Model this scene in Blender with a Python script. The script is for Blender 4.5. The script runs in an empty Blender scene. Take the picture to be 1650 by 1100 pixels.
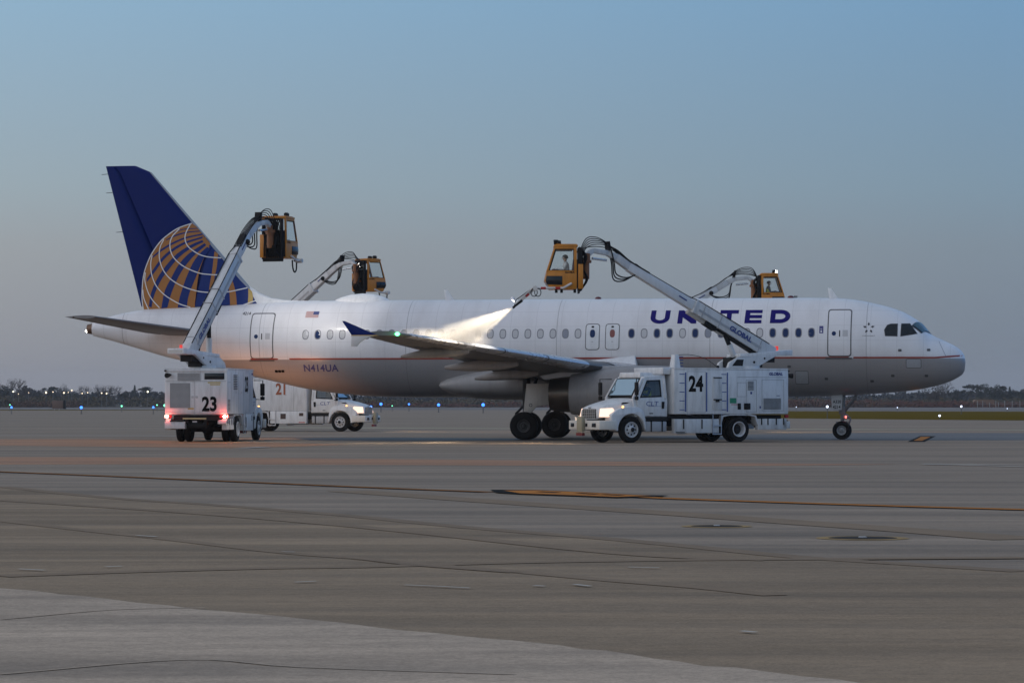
import bpy, bmesh, math, random
import numpy as np
from mathutils import Matrix, Vector
R = math.radians
rnd = random.Random(7)
scn = bpy.context.scene
col = scn.collection

# ------------------------------------------------------------------ camera
F_PX, HOR, CAM_H = 5067.0, 648.7, 1.517          # focal length in photo pixels, horizon row, eye height
cd = bpy.data.cameras.new('camera'); cam = bpy.data.objects.new('camera', cd); col.objects.link(cam)
cam.location = (0, 0, CAM_H); cam.rotation_euler = (R(90), 0, 0)
cd.sensor_width = 36; cd.lens = 36 * F_PX / 1650; cd.shift_y = (HOR - 550) / 1650
cd.clip_start = .5; cd.clip_end = 9000
scn.camera = cam

# ------------------------------------------------------------------ dusk sky
world = bpy.data.worlds.new('World'); scn.world = world; world.use_nodes = True
wn, wl = world.node_tree.nodes, world.node_tree.links
wn.clear()
w_out = wn.new('ShaderNodeOutputWorld'); w_bg = wn.new('ShaderNodeBackground')
SUN_AZ = R(-105)                                   # where the sun went down: left and a little behind the camera
sky = wn.new('ShaderNodeTexSky'); sky.sky_type = 'NISHITA'; sky.sun_disc = False
sky.sun_elevation = R(1.6); sky.sun_rotation = SUN_AZ; sky.altitude = 200
sky.air_density = 1.0; sky.dust_density = 1.6; sky.ozone_density = 1.6
# dusk air: greyer toward the horizon
tc = wn.new('ShaderNodeTexCoord'); sep = wn.new('ShaderNodeSeparateXYZ'); wl.new(tc.outputs['Generated'], sep.inputs[0])
ramp = wn.new('ShaderNodeValToRGB'); wl.new(sep.outputs['Z'], ramp.inputs[0])
SKYRAMP = [(0.0, (.235, .235, .26)), (.029, (.265, .285, .315)), (.049, (.282, .315, .345)), (.068, (.278, .355, .41)), (.127, (.238, .39, .54)), (.30, (.265, .38, .525)), (1.0, (.30, .345, .415))]
els = ramp.color_ramp.elements
els[0].position, els[0].color = SKYRAMP[0][0], SKYRAMP[0][1] + (1,)
els[1].position, els[1].color = SKYRAMP[-1][0], SKYRAMP[-1][1] + (1,)
for p, c in SKYRAMP[1:-1]:
    e = els.new(p); e.color = c + (1,)
# warm western glow / cooler east, smooth over azimuth
dotn = wn.new('ShaderNodeVectorMath'); dotn.operation = 'DOT_PRODUCT'
wl.new(tc.outputs['Generated'], dotn.inputs[0]); dotn.inputs[1].default_value = (math.sin(SUN_AZ), math.cos(SUN_AZ), 0)
mr = wn.new('ShaderNodeMapRange'); wl.new(dotn.outputs['Value'], mr.inputs[0])
mr.inputs[1].default_value = -1; mr.inputs[2].default_value = 1
ar = wn.new('ShaderNodeValToRGB'); wl.new(mr.outputs[0], ar.inputs[0])
ae = ar.color_ramp.elements
ae[0].position, ae[0].color = 0, (.42, .86, 1.55, 1)
ae[1].position, ae[1].color = 1, (4.0, 2.95, 2.45, 1)
for p, c in [(.30, (.70, .80, .89)), (.45, (1.10, 1.07, 1.04)), (.62, (1.34, 1.20, 1.18)), (.8, (2.2, 1.8, 1.6))]:
    e = ae.new(p); e.color = c + (1,)
m1 = wn.new('ShaderNodeMix'); m1.data_type = 'RGBA'; m1.blend_type = 'MULTIPLY'; m1.inputs[0].default_value = 1
wl.new(ramp.outputs[0], m1.inputs[6]); wl.new(ar.outputs[0], m1.inputs[7])
nis = wn.new('ShaderNodeMix'); nis.data_type = 'RGBA'; nis.blend_type = 'MULTIPLY'; nis.inputs[0].default_value = 1
wl.new(sky.outputs[0], nis.inputs[6]); nis.inputs[7].default_value = (.06, .06, .06, 1)
m2 = wn.new('ShaderNodeMix'); m2.data_type = 'RGBA'; m2.inputs[0].default_value = .9
wl.new(nis.outputs[2], m2.inputs[6]); wl.new(m1.outputs[2], m2.inputs[7])
wl.new(m2.outputs[2], w_bg.inputs[0]); w_bg.inputs[1].default_value = 1.0
wl.new(w_bg.outputs[0], w_out.inputs[0])

sd = bpy.data.lights.new('sun', 'SUN'); sun = bpy.data.objects.new('sun', sd); col.objects.link(sun)
sd.energy = .10; sd.angle = R(14); sd.color = (1, .74, .55)
d = Vector((math.sin(SUN_AZ) * math.cos(R(4)), math.cos(SUN_AZ) * math.cos(R(4)), math.sin(R(4))))
sun.rotation_euler = d.to_track_quat('Z', 'Y').to_euler()

vs = scn.view_settings
vs.view_transform = 'Standard'; vs.look = 'None'; vs.exposure = .22; vs.gamma = 1; vs.use_curve_mapping = False
cy = scn.cycles
cy.use_denoising = True; cy.max_bounces = 8; cy.diffuse_bounces = 3; cy.glossy_bounces = 3; cy.transmission_bounces = 6
cy.volume_bounces = 1; cy.transparent_max_bounces = 8; cy.sample_clamp_indirect = 4
try: cy.denoiser = 'OPENIMAGEDENOISE'
except Exception: pass

# ------------------------------------------------------------------ helpers
def at(px, py, Z):
    """point at depth Z that the photo shows at (px, py)"""
    return Vector(((px - 825) / F_PX * Z, Z, CAM_H + (HOR - py) * Z / F_PX))
def gnd(px, py, z=0.0):
    Z = F_PX * (CAM_H - z) / (py - HOR)
    return Vector(((px - 825) / F_PX * Z, Z, z))

def tag(o, label=None, cat=None, group=None, kind=None):
    if label: o['label'] = label
    if cat: o['category'] = cat
    if group: o['group'] = group
    if kind: o['kind'] = kind
    return o
def empty(name, loc=(0, 0, 0), rz=0):
    o = bpy.data.objects.new(name, None); col.objects.link(o)
    o.empty_display_size = .3
    o.location = loc; o.rotation_euler = (0, 0, rz)
    return o
def copy_tree(o, parent=None):
    c = o.copy(); col.objects.link(c)
    if parent is not None: c.parent = parent
    for ch in [x for x in bpy.data.objects if x.parent == o]: copy_tree(ch, c)
    return c

class MB:
    def __init__(s, M=None):
        s.v, s.f, s.m, s.sm = [], [], [], []
        s.M = M
    def add(s, vs, fs, m=0, smooth=False):
        b = len(s.v)
        for p in vs:
            p = Vector(p)
            s.v.append(tuple(s.M @ p) if s.M else tuple(p))
        for f in fs:
            s.f.append(tuple(b + i for i in f)); s.m.append(m); s.sm.append(smooth)
    def box(s, x0, x1, y0, y1, z0, z1, m=0):
        s.add([(x0,y0,z0),(x1,y0,z0),(x1,y1,z0),(x0,y1,z0),(x0,y0,z1),(x1,y0,z1),(x1,y1,z1),(x0,y1,z1)],
              [(0,3,2,1),(4,5,6,7),(0,1,5,4),(1,2,6,5),(2,3,7,6),(3,0,4,7)], m)
    def hexa(s, p, m=0):           # 8 points: bottom ring, top ring
        s.add(p, [(0,3,2,1),(4,5,6,7),(0,1,5,4),(1,2,6,5),(2,3,7,6),(3,0,4,7)], m)
    def prism(s, poly, a0, a1, axis='y', m=0, poly2=None):
        """poly of 2-D points; axis is the extrusion axis"""
        def P(q, a): return {'y': (q[0], a, q[1]), 'x': (a, q[0], q[1]), 'z': (q[0], q[1], a)}[axis]
        n = len(poly); poly2 = poly2 or poly
        v = [P(q, a0) for q in poly] + [P(q, a1) for q in poly2]
        f = [tuple(range(n)), tuple(range(2*n-1, n-1, -1))] + [(i, n+i, n+(i+1) % n, (i+1) % n) for i in range(n)]
        s.add(v, f, m)
    def beam(s, p0, p1, w, h, m=0, w1=None, h1=None, up=(0, 0, 1)):
        p0, p1 = Vector(p0), Vector(p1); d = (p1-p0).normalized()
        sd_ = d.cross(Vector(up)).normalized(); u = sd_.cross(d).normalized()
        w1 = w1 or w; h1 = h1 or h
        q = []
        for p, ww, hh in ((p0, w, h), (p1, w1, h1)):
            q += [p - sd_*ww/2 - u*hh/2, p + sd_*ww/2 - u*hh/2, p + sd_*ww/2 + u*hh/2, p - sd_*ww/2 + u*hh/2]
        s.add(q, [(0,1,2,3),(7,6,5,4),(0,4,5,1),(1,5,6,2),(2,6,7,3),(3,7,4,0)], m)
    def ring_loft(s, rings, caps=True, m=0, smooth=True, closed=True):
        n = len(rings[0]); v = [p for r in rings for p in r]; f = []
        for k in range(len(rings)-1):
            for i in range(n if closed else n-1):
                j = (i+1) % n
                f.append((k*n+i, k*n+j, (k+1)*n+j, (k+1)*n+i))
        if caps and closed:
            f.append(tuple(range(n-1, -1, -1))); b = (len(rings)-1)*n; f.append(tuple(range(b, b+n)))
        s.add(v, f, m, smooth)
    def cyl(s, p0, p1, r0, r1=None, n=14, m=0, smooth=True):
        p0, p1 = Vector(p0), Vector(p1); r1 = r0 if r1 is None else r1
        d = (p1-p0).normalized(); a = d.orthogonal().normalized(); b = d.cross(a)
        rr = [[p + (a*math.cos(t)+b*math.sin(t))*r for t in [2*math.pi*i/n for i in range(n)]] for p, r in ((p0, r0), (p1, r1))]
        s.ring_loft(rr, True, m, smooth)
    def tube(s, pts, r, n=8, m=0):
        pts = [Vector(p) for p in pts]; rings = []; a = None
        for i, p in enumerate(pts):
            d = (pts[min(i+1, len(pts)-1)] - pts[max(i-1, 0)]).normalized()
            a = d.orthogonal().normalized() if a is None else (a - d*a.dot(d)).normalized()
            b = d.cross(a)
            rings.append([p + (a*math.cos(2*math.pi*k/n)+b*math.sin(2*math.pi*k/n))*r for k in range(n)])
        s.ring_loft(rings, True, m, True)
    def lathe(s, prof, c=(0, 0, 0), axis='x', n=24, m=0, caps=True):
        c = Vector(c); rings = []
        for a, r in prof:
            ring = []
            for k in range(n):
                t = 2*math.pi*k/n; u, w = r*math.cos(t), r*math.sin(t)
                ring.append(c + Vector({'x': (a, u, w), 'y': (w, a, u), 'z': (u, w, a)}[axis]))
            rings.append(ring)
        s.ring_loft(rings, caps, m, True)
    def sphere(s, c, r, n=10, m=0, sx=1, sy=1, sz=1):
        rings = []
        for k in range(n//2+1):
            t = math.pi*k/(n//2); rr = max(math.sin(t), 1e-3)
            rings.append([(c[0]+r*sx*rr*math.cos(2*math.pi*i/n), c[1]+r*sy*rr*math.sin(2*math.pi*i/n), c[2]-r*sz*math.cos(t)) for i in range(n)])
        s.ring_loft(rings, True, m, True)
    def build(s, name, mats, parent=None, bevel=0, sharp=35, loc=None, rot=None):
        me = bpy.data.meshes.new(name); me.from_pydata(s.v, [], s.f)
        mats = mats if isinstance(mats, (list, tuple)) else [mats]
        for m in mats: me.materials.append(m)
        me.polygons.foreach_set('material_index', s.m)
        me.polygons.foreach_set('use_smooth', s.sm)
        bm = bmesh.new(); bm.from_mesh(me)
        bmesh.ops.recalc_face_normals(bm, faces=bm.faces)
        if bevel:
            ed = [e for e in bm.edges if len(e.link_faces) == 2 and e.calc_face_angle(0) > R(25)]
            bmesh.ops.bevel(bm, geom=ed, offset=bevel, segments=2, profile=.5, affect='EDGES', clamp_overlap=True)
            for f in bm.faces: f.smooth = True
        bm.to_mesh(me); bm.free()
        if any(s.sm) or bevel:
            me.set_sharp_from_angle(angle=R(sharp))
        o = bpy.data.objects.new(name, me); col.objects.link(o)
        if parent is not None: o.parent = parent
        if loc is not None: o.location = loc
        if rot is not None: o.rotation_euler = rot
        return o

def smooth_path(pts, n=6):
    """Catmull-Rom through points"""
    pts = [Vector(p) for p in pts]; out = []
    P = [pts[0]*2-pts[1]] + pts + [pts[-1]*2-pts[-2]]
    for i in range(1, len(P)-2):
        for k in range(n):
            t = k/n
            out.append(.5*((2*P[i]) + (P[i+1]-P[i-1])*t + (2*P[i-1]-5*P[i]+4*P[i+1]-P[i+2])*t*t + (3*P[i]-P[i-1]-3*P[i+1]+P[i+2])*t**3))
    out.append(pts[-1]); return out

# ------------------------------------------------------------------ materials
MATS = {}
def mat(name, c, rough=.5, metal=0, var=.12, scale=(1.5, 1.5, 1.5), emit=None, es=0, spec=.5, coat=0, bump=0, dirt=None, dirtc=(.09, .08, .07), trans=0):
    if name in MATS: return MATS[name]
    m = bpy.data.materials.new(name); m.use_nodes = True
    n, l = m.node_tree.nodes, m.node_tree.links
    b = n['Principled BSDF']; MATS[name] = m
    b.inputs['Base Color'].default_value = tuple(c)+(1,)
    b.inputs['Roughness'].default_value = rough; b.inputs['Metallic'].default_value = metal
    b.inputs['Specular IOR Level'].default_value = spec
    if coat: b.inputs['Coat Weight'].default_value = coat; b.inputs['Coat Roughness'].default_value = .12
    if trans: b.inputs['Transmission Weight'].default_value = trans
    if emit: b.inputs['Emission Color'].default_value = tuple(emit)+(1,); b.inputs['Emission Strength'].default_value = es
    if var or dirt:
        t = n.new('ShaderNodeTexCoord'); mp = n.new('ShaderNodeMapping'); l.new(t.outputs['Object'], mp.inputs[0])
        mp.inputs['Scale'].default_value = scale
        nz = n.new('ShaderNodeTexNoise'); l.new(mp.outputs[0], nz.inputs['Vector']); nz.inputs['Scale'].default_value = 1; nz.inputs['Detail'].default_value = 6; nz.inputs['Roughness'].default_value = .65
        mx = n.new('ShaderNodeMix'); mx.data_type = 'RGBA'; l.new(nz.outputs['Fac'], mx.inputs[0])
        mx.inputs[6].default_value = tuple(x*(1-var) for x in c)+(1,); mx.inputs[7].default_value = tuple(min(1, x*(1+var)) for x in c)+(1,)
        outc = mx.outputs[2]
        if dirt:
            nz2 = n.new('ShaderNodeTexNoise'); mp2 = n.new('ShaderNodeMapping'); l.new(t.outputs['Object'], mp2.inputs[0]); mp2.inputs['Scale'].default_value = (4, 4, .7)
            l.new(mp2.outputs[0], nz2.inputs['Vector']); nz2.inputs['Scale'].default_value = 1.2; nz2.inputs['Detail'].default_value = 8; nz2.inputs['Roughness'].default_value = .7
            r2 = n.new('ShaderNodeMapRange'); l.new(nz2.outputs['Fac'], r2.inputs[0]); r2.inputs[1].default_value = .45; r2.inputs[2].default_value = .75; r2.inputs[3].default_value = 0; r2.inputs[4].default_value = dirt
            mx2 = n.new('ShaderNodeMix'); mx2.data_type = 'RGBA'; l.new(r2.outputs[0], mx2.inputs[0]); l.new(outc, mx2.inputs[6]); mx2.inputs[7].default_value = tuple(dirtc)+(1,)
            outc = mx2.outputs[2]
        l.new(outc, b.inputs['Base Color'])
        rr = n.new('ShaderNodeMapRange'); l.new(nz.outputs['Fac'], rr.inputs[0]); rr.inputs[3].default_value = max(0, rough-.08); rr.inputs[4].default_value = min(1, rough+.08)
        l.new(rr.outputs[0], b.inputs['Roughness'])
        if bump:
            bp = n.new('ShaderNodeBump'); bp.inputs['Strength'].default_value = bump; bp.inputs['Distance'].default_value = .02
            l.new(nz.outputs['Fac'], bp.inputs['Height']); l.new(bp.outputs[0], b.inputs['Normal'])
    return m

def lamp_light(name, kind, loc, energy, color=(1, .85, .65), target=None, angle=60, blend=.6, radius=.08, parent=None):
    ld = bpy.data.lights.new(name, kind); ld.energy = energy; ld.color = color
    if kind == 'SPOT': ld.spot_size = R(angle); ld.spot_blend = blend
    ld.shadow_soft_size = radius
    o = bpy.data.objects.new(name, ld); col.objects.link(o); o.location = loc
    if target is not None:
        o.rotation_euler = (Vector(loc)-Vector(target)).to_track_quat('Z', 'Y').to_euler()
    if parent is not None: o.parent = parent
    return o

WHITE = mat('white_paint', (.74, .75, .76), .32, var=.05, dirt=.22)
TRUCKW = mat('truck_white_paint', (.66, .675, .69), .38, var=.06, dirt=.35)
BLACK = mat('black_rubber', (.008, .008, .009), .6, var=.3, scale=(6, 6, 6), spec=.2)
TYRE = mat('tyre_rubber', (.009, .009, .0095), .8, var=.35, scale=(5, 5, 5), spec=.15)
DARK = mat('dark_chassis_steel', (.013, .013, .014), .6, var=.3, scale=(5, 5, 5), spec=.2)
STEEL = mat('brushed_steel', (.48, .48, .5), .35, .85, var=.15, scale=(4, 4, 4))
ALU = mat('bare_aluminium', (.62, .62, .64), .28, .9, var=.1, scale=(2, 2, 2))
GREYP = mat('grey_paint', (.36, .37, .39), .38, var=.08, dirt=.2)
SEAM = mat('panel_seam', (.09, .09, .095), .6, var=0)
NAVY = mat('navy_paint', (.002, .013, .118), .38, var=.08, spec=.12)
TITLE = mat('title_blue', (.010, .006, .135), .45, var=.05, spec=.1)
PRINTB = mat('black_print', (.006, .006, .007), .6, var=0, spec=.05)
PRINTBLUE = mat('blue_print', (.03, .07, .26), .5, var=0)
GLASS = mat('dark_glass', (.008, .012, .017), .08, var=0, spec=.4)
ORANGE = mat('orange_yellow_paint', (.54, .20, .012), .42, var=.1, dirt=.35, dirtc=(.07, .035, .01))
REDP = mat('red_paint', (.42, .02, .02), .4, var=.08)
YELP = mat('tan_paint', (.48, .40, .20), .5, var=.15)
MESHG = mat('vent_mesh', (.13, .13, .135), .6, .3, var=.2, scale=(9, 9, 9))
# ------------------------------------------------------------------ ground
def asphalt(name, c1, c2, rough=.62, stretch=1.0, spec=.10):
    m = bpy.data.materials.new(name); m.use_nodes = True
    n, l = m.node_tree.nodes, m.node_tree.links; b = n['Principled BSDF']
    g = n.new('ShaderNodeNewGeometry')
    def noise(scale, det=8, ro=.65, dist=0):
        mp = n.new('ShaderNodeMapping'); l.new(g.outputs['Position'], mp.inputs[0]); mp.inputs['Scale'].default_value = scale
        t = n.new('ShaderNodeTexNoise'); l.new(mp.outputs[0], t.inputs['Vector']); t.inputs['Scale'].default_value = 1
        t.inputs['Detail'].default_value = det; t.inputs['Roughness'].default_value = ro; t.inputs['Distortion'].default_value = dist
        return t.outputs['Fac']
    big = noise((.02, .055, .05), 5); streak = noise((.10*stretch, 1.1, 1), 6, .6); fine = noise((6, 6, 6), 6, .8); grain = noise((38, 38, 38), 2, .8); tyre = noise((.06, .45, 1), 4, .5, .6)
    mx = n.new('ShaderNodeMix'); mx.data_type = 'RGBA'; l.new(big, mx.inputs[0]); mx.inputs[6].default_value = c1+(1,); mx.inputs[7].default_value = c2+(1,)
    def mul(col_in, fac_in, a, bb):
        r = n.new('ShaderNodeMapRange'); l.new(fac_in, r.inputs[0]); r.inputs[1].default_value = .3; r.inputs[2].default_value = .7; r.inputs[3].default_value = a; r.inputs[4].default_value = bb
        x = n.new('ShaderNodeMix'); x.data_type = 'RGBA'; x.blend_type = 'MULTIPLY'; x.inputs[0].default_value = 1
        l.new(col_in, x.inputs[6]); l.new(r.outputs[0], x.inputs[7]); return x.outputs[2]
    c = mul(mx.outputs[2], streak, .72, 1.22); c = mul(c, fine, .82, 1.16); c = mul(c, grain, .80, 1.2); c = mul(c, tyre, .74, 1.16)
    l.new(c, b.inputs['Base Color'])
    r = n.new('ShaderNodeMapRange'); l.new(streak, r.inputs[0]); r.inputs[1].default_value = .3; r.inputs[2].default_value = .7; r.inputs[3].default_value = rough-.1; r.inputs[4].default_value = rough+.08
    l.new(r.outputs[0], b.inputs['Roughness'])
    b.inputs['Specular IOR Level'].default_value = spec
    bp = n.new('ShaderNodeBump'); bp.inputs['Strength'].default_value = .25; bp.inputs['Distance'].default_value = .01; l.new(fine, bp.inputs['Height']); l.new(bp.outputs[0], b.inputs['Normal'])
    return m
A_FAR = asphalt('apron_asphalt', (.262, .20, .143), (.30, .232, .168), .76)
A_NEAR = asphalt('near_asphalt', (.262, .187, .118), (.308, .224, .142), .82)
CONC = asphalt('pale_concrete', (.43, .33, .24), (.48, .375, .275), .84, 2.5)
RUNW = asphalt('runway_concrete', (.18, .16, .145), (.21, .185, .168), .8)

def sheet(name, pts, m, kind='structure', z=None, sub=0):
    me = bpy.data.meshes.new(name); me.from_pydata([tuple(p) if z is None else (p[0], p[1], z) for p in pts], [], [tuple(range(len(pts)))])
    me.materials.append(m)
    bm = bmesh.new(); bm.from_mesh(me); bmesh.ops.triangulate(bm, faces=bm.faces)
    for f in bm.faces:
        if f.normal.z < 0: f.normal_flip()
    bm.to_mesh(me); bm.free()
    o = bpy.data.objects.new(name, me); col.objects.link(o); o['kind'] = kind
    return o
sheet('ground', [(-3000, -60, 0), (3000, -60, 0), (3000, 6000, 0), (-3000, 6000, 0)], A_FAR)
def strip(name, px, w, m, z, kind='structure', px_w=None):
    """painted or sealed line over ground points (photo pixels) with real width w metres"""
    P = [gnd(*p) for p in px]
    if len(P) > 2: P = smooth_path(P, 5)
    mb = MB(); n = len(P); L = []; Rr = []
    for i, p in enumerate(P):
        d = (P[min(i+1, n-1)]-P[max(i-1, 0)]).normalized(); s_ = Vector((-d.y, d.x, 0))
        ww = w[0]+(w[1]-w[0])*i/(n-1) if isinstance(w, tuple) else w
        a = p+s_*ww/2; c = p-s_*ww/2
        L.append((a.x, a.y, z)); Rr.append((c.x, c.y, z))
    for i in range(n-1): mb.add([L[i], L[i+1], Rr[i+1], Rr[i]], [(3, 2, 1, 0)])
    o = mb.build(name, m); o['kind'] = kind
    return o

# nearer asphalt, browner, beyond its seam the smoother grey apron
seam_near = [(-500, 738), (0, 784), (175, 802), (350, 814), (550, 830), (700, 845), (825, 856), (975, 868), (1125, 882), (1275, 897), (1425, 907), (1650, 921), (2100, 950)]
sp = [gnd(*p) for p in seam_near]
sheet('near_apron', [(p.x, p.y) for p in sp] + [(9, -40), (-60, -40)], A_NEAR, z=.004)
edge = [(-300, 922), (0, 948.5), (130, 962.5), (320, 982.5), (500, 1001), (700, 1022), (825, 1035), (975, 1052), (1135, 1074), (1355, 1098.5), (1700, 1150)]
ep = [gnd(*p) for p in edge]
ep2 = smooth_path(ep, 4); rj = random.Random(3)
conc_edge = [(p.x+rj.uniform(-.02, .02), p.y+rj.uniform(-.07, .07)) for p in ep2]
sheet('concrete_pavement', conc_edge + [(8, -40), (-60, -40)], CONC, z=.012)
LINEB = mat('dark_sealed_seam', (.235, .172, .115), .9, var=.3, scale=(.6, .6, .6), spec=.08)
SKID = mat('tyre_skid', (.25, .182, .120), .9, var=.25, scale=(.5, .5, .5), spec=.08)
SKIDC = mat('concrete_scuff', (.415, .325, .238), .9, var=.2, scale=(2, 2, 2), spec=.08)
for nm, px, w, m, z in [
        ('pavement_seam', [(0, 784), (175, 802), (350, 814), (550, 830), (700, 845), (825, 856), (975, 868), (1125, 882), (1275, 897), (1425, 907), (1650, 921)], .34, LINEB, .008),
        ('pavement_seam', [(0, 839), (140, 855), (280, 870), (450, 890), (575, 900), (675, 909), (825, 921), (975, 935), (1125, 947), (1250, 960)], .24, SKID, .0085),
        ('skid_mark', [(0, 929), (200, 922), (425, 916), (575, 914), (825, 907), (1075, 903), (1275, 901.5), (1650, 899)], .36, SKID, .009),
        ('skid_mark', [(0, 806), (300, 826), (600, 851), (1000, 892), (1240, 903)], .34, SKID, .0095),
        ('pavement_seam', [(560, 791), (825, 810), (975, 820), (1125, 830), (1275, 841), (1475, 855), (1650, 869)], .8, SKID, .006),
        ('skid_mark', [(560, 898), (660, 910), (760, 918), (830, 923)], .16, LINEB, .010),
        ('skid_mark', [(0, 1001), (180, 985), (330, 981.5)], .035, SKIDC, .016),
        ('skid_mark', [(0, 1090), (300, 1066), (480, 1078), (830, 1090)], .035, SKIDC, .017)]:
    strip(nm, px, w, m, z)

# yellow taxi lines with black borders
YLINE = mat('faded_yellow_paint', (.46, .165, .022), .7, var=.35, scale=(.5, 2, 1), spec=.05)
BLINE = mat('black_border_paint', (.016, .013, .011), .8, var=.3, scale=(.5, 2, 1), spec=.03)
WLINE = mat('worn_white_paint', (.46, .42, .36), .75, var=.3, scale=(1, 2, 1))
cl = [(-60, 757.5), (0, 760), (200, 768.3), (400, 777), (600, 785.7), (790, 793)]
strip('taxi_line_border', cl, .5, BLINE, .006); strip('taxi_line', cl, .15, YLINE, .010)
cl = [(1030, 801), (1098, 804), (1300, 811), (1500, 817.2), (1650, 821.3), (1800, 825)]
strip('taxi_line_border', cl, .62, BLINE, .0061); strip('taxi_line', cl, .36, YLINE, .0101)
def gpoly(name, px, m, z): return sheet(name, [gnd(*p) for p in px], m, z=z)
gpoly('taxi_line_border', [(790, 789.6), (865, 790.0), (954, 794.0), (1032, 798.4), (1078, 798.9), (1060, 801), (993, 802.7), (927, 800.1), (838, 796.9), (800, 794.6)], BLINE, .014)
gpoly('taxi_line', [(812, 791.4), (865, 791), (954, 794.8), (1032, 799.2), (1050, 800), (993, 801.8), (927, 799.2), (838, 796)], YLINE, .018)
for a in [(866, 900, 793.2, 795.3), (930, 962, 795.7, 797.8), (970, 1002, 797.7, 799.8)]:
    gpoly('taxi_line_dash', [(a[0]-4, a[2]+.5), (a[0]+8, a[2]), (a[1]+6, a[3]-.5), (a[1]-6, a[3])], BLINE, .022)
gpoly('edge_marking_border', [(1462, 711.6), (1482, 702.3), (1508, 702.5), (1490, 711.6)], BLINE, .006)
gpoly('edge_marking', [(1472, 710), (1484, 703.8), (1499, 704), (1486, 710)], YLINE, .010)
for px, w in [([(1487, 748), (1650, 749.5)], .25), ([(1487, 748.4), (1560, 750), (1650, 752.5)], .2), ([(30, 919), (72, 921)], .05), ([(170, 915.5), (197, 914.5)], .05),
              ([(475, 940.5), (509, 939)], .045), ([(652, 945), (700, 947), (757, 950)], .04), ([(220, 864.5), (252, 866.5)], .06), ([(1195, 1020), (1218, 1022)], .05),
              ([(1012, 916), (1062, 917)], .05), ([(925, 944), (951, 947)], .05), ([(385, 722.5), (430, 720.5)], .5), ([(860, 946), (878, 947)], .05), ([(455, 891), (475, 891.5)], .05)]:
    strip('paint_mark', px, w, WLINE, .019)
strip('apron_edge_line', [(-300, 701.5), (0, 701.5), (300, 702.2), (560, 703)], .9, WLINE, .006)
strip('apron_edge_line', [(430, 688.5), (640, 689.5), (900, 690.5), (1650, 692.5), (1900, 693)], 2.2, YELP, .006)
# wide orange-brown bands across the apron, and the wet dark strip
ORANGE_BAND = asphalt('orange_band_ground', (.37, .19, .10), (.43, .225, .12), .65, 1, .1)
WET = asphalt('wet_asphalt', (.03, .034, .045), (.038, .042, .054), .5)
gpoly('orange_band', [(-400, 737), (0, 736), (350, 737), (800, 741), (1150, 745.5), (1450, 748), (1150, 751), (800, 749.5), (350, 747.5), (0, 748), (-400, 749)], ORANGE_BAND, .0045)
gpoly('orange_band', [(-200, 708), (150, 707), (400, 712), (560, 716), (400, 722), (150, 719), (-200, 716)], ORANGE_BAND, .0046)  # reddish reflection of the truck's tail lamps, painted into the ground colour
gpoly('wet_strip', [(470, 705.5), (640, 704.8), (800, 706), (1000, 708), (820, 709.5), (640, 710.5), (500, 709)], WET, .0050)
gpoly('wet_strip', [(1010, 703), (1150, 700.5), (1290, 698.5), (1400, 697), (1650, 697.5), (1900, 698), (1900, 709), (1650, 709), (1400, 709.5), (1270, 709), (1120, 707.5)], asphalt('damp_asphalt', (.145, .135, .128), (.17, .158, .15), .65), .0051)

# grass, runway strip, fields
GRASS = asphalt('winter_grass', (.11, .078, .010), (.145, .10, .014), .95, 1, 0)
sheet('runway', [gnd(-700, 659), gnd(825, 660.5), gnd(1300, 661.8), gnd(2300, 664), gnd(2300, 656.2), gnd(825, 655), gnd(-700, 652.8)], RUNW, z=.012)
sheet('grass_verge', [gnd(960, 664), gnd(1280, 674), gnd(1480, 675.8), gnd(1700, 677.5), gnd(2400, 681), gnd(2400, 664.4), gnd(1300, 662.2), gnd(960, 661)], GRASS, z=.008)
sheet('grass_verge', [gnd(-700, 661.5), gnd(560, 660.6), gnd(300, 658.6), gnd(-700, 659)], GRASS, z=.008)
sheet('field', [(-3000, 1010), (3000, 1010), (3000, 5900), (-3000, 5900)], asphalt('brown_field', (.06, .045, .028), (.075, .055, .034), .95), z=.05)
gpoly('field', [(1200, 656.5), (1250, 655.3), (2300, 656.4), (2300, 654.5), (1200, 654.0)], asphalt('brown_verge', (.07, .045, .03), (.085, .055, .035), .95), .03)

# in-pavement light fittings with their stained rims
RIMS = mat('rust_stained_concrete', (.34, .23, .105), .8, var=.5, scale=(5, 5, 5), spec=.05)
for px, py, r, lab in [(1155, 848, .30, 'flush round pavement light with worn yellowish rim, the farther of the two on the apron'), (1390, 867, .36, 'flush round pavement light with worn yellowish rim, the nearer of the two on the apron')]:
    c = gnd(px, py); t = empty('pavement_light', c)
    tag(t, lab, 'pavement light', 'flush lights set in the apron')
    mb = MB(); mb.lathe([(.005, r*1.45), (.007, r*1.40), (.008, r*1.12), (.006, r*1.08)], axis='z', n=28, caps=False); mb.build('rim', RIMS, t)
    mb = MB(); mb.lathe([(.003, r*1.08), (.010, r*1.0), (.011, .03)], axis='z', n=28); mb.build('cover', mat('cover_iron', (.05, .042, .036), .8, var=.2, spec=.05), t)
    mb = MB(); mb.box(-r*.12, r*.12, -.05, .05, .010, .022); mb.build('lens', GREYP, t, bevel=.01)
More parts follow.
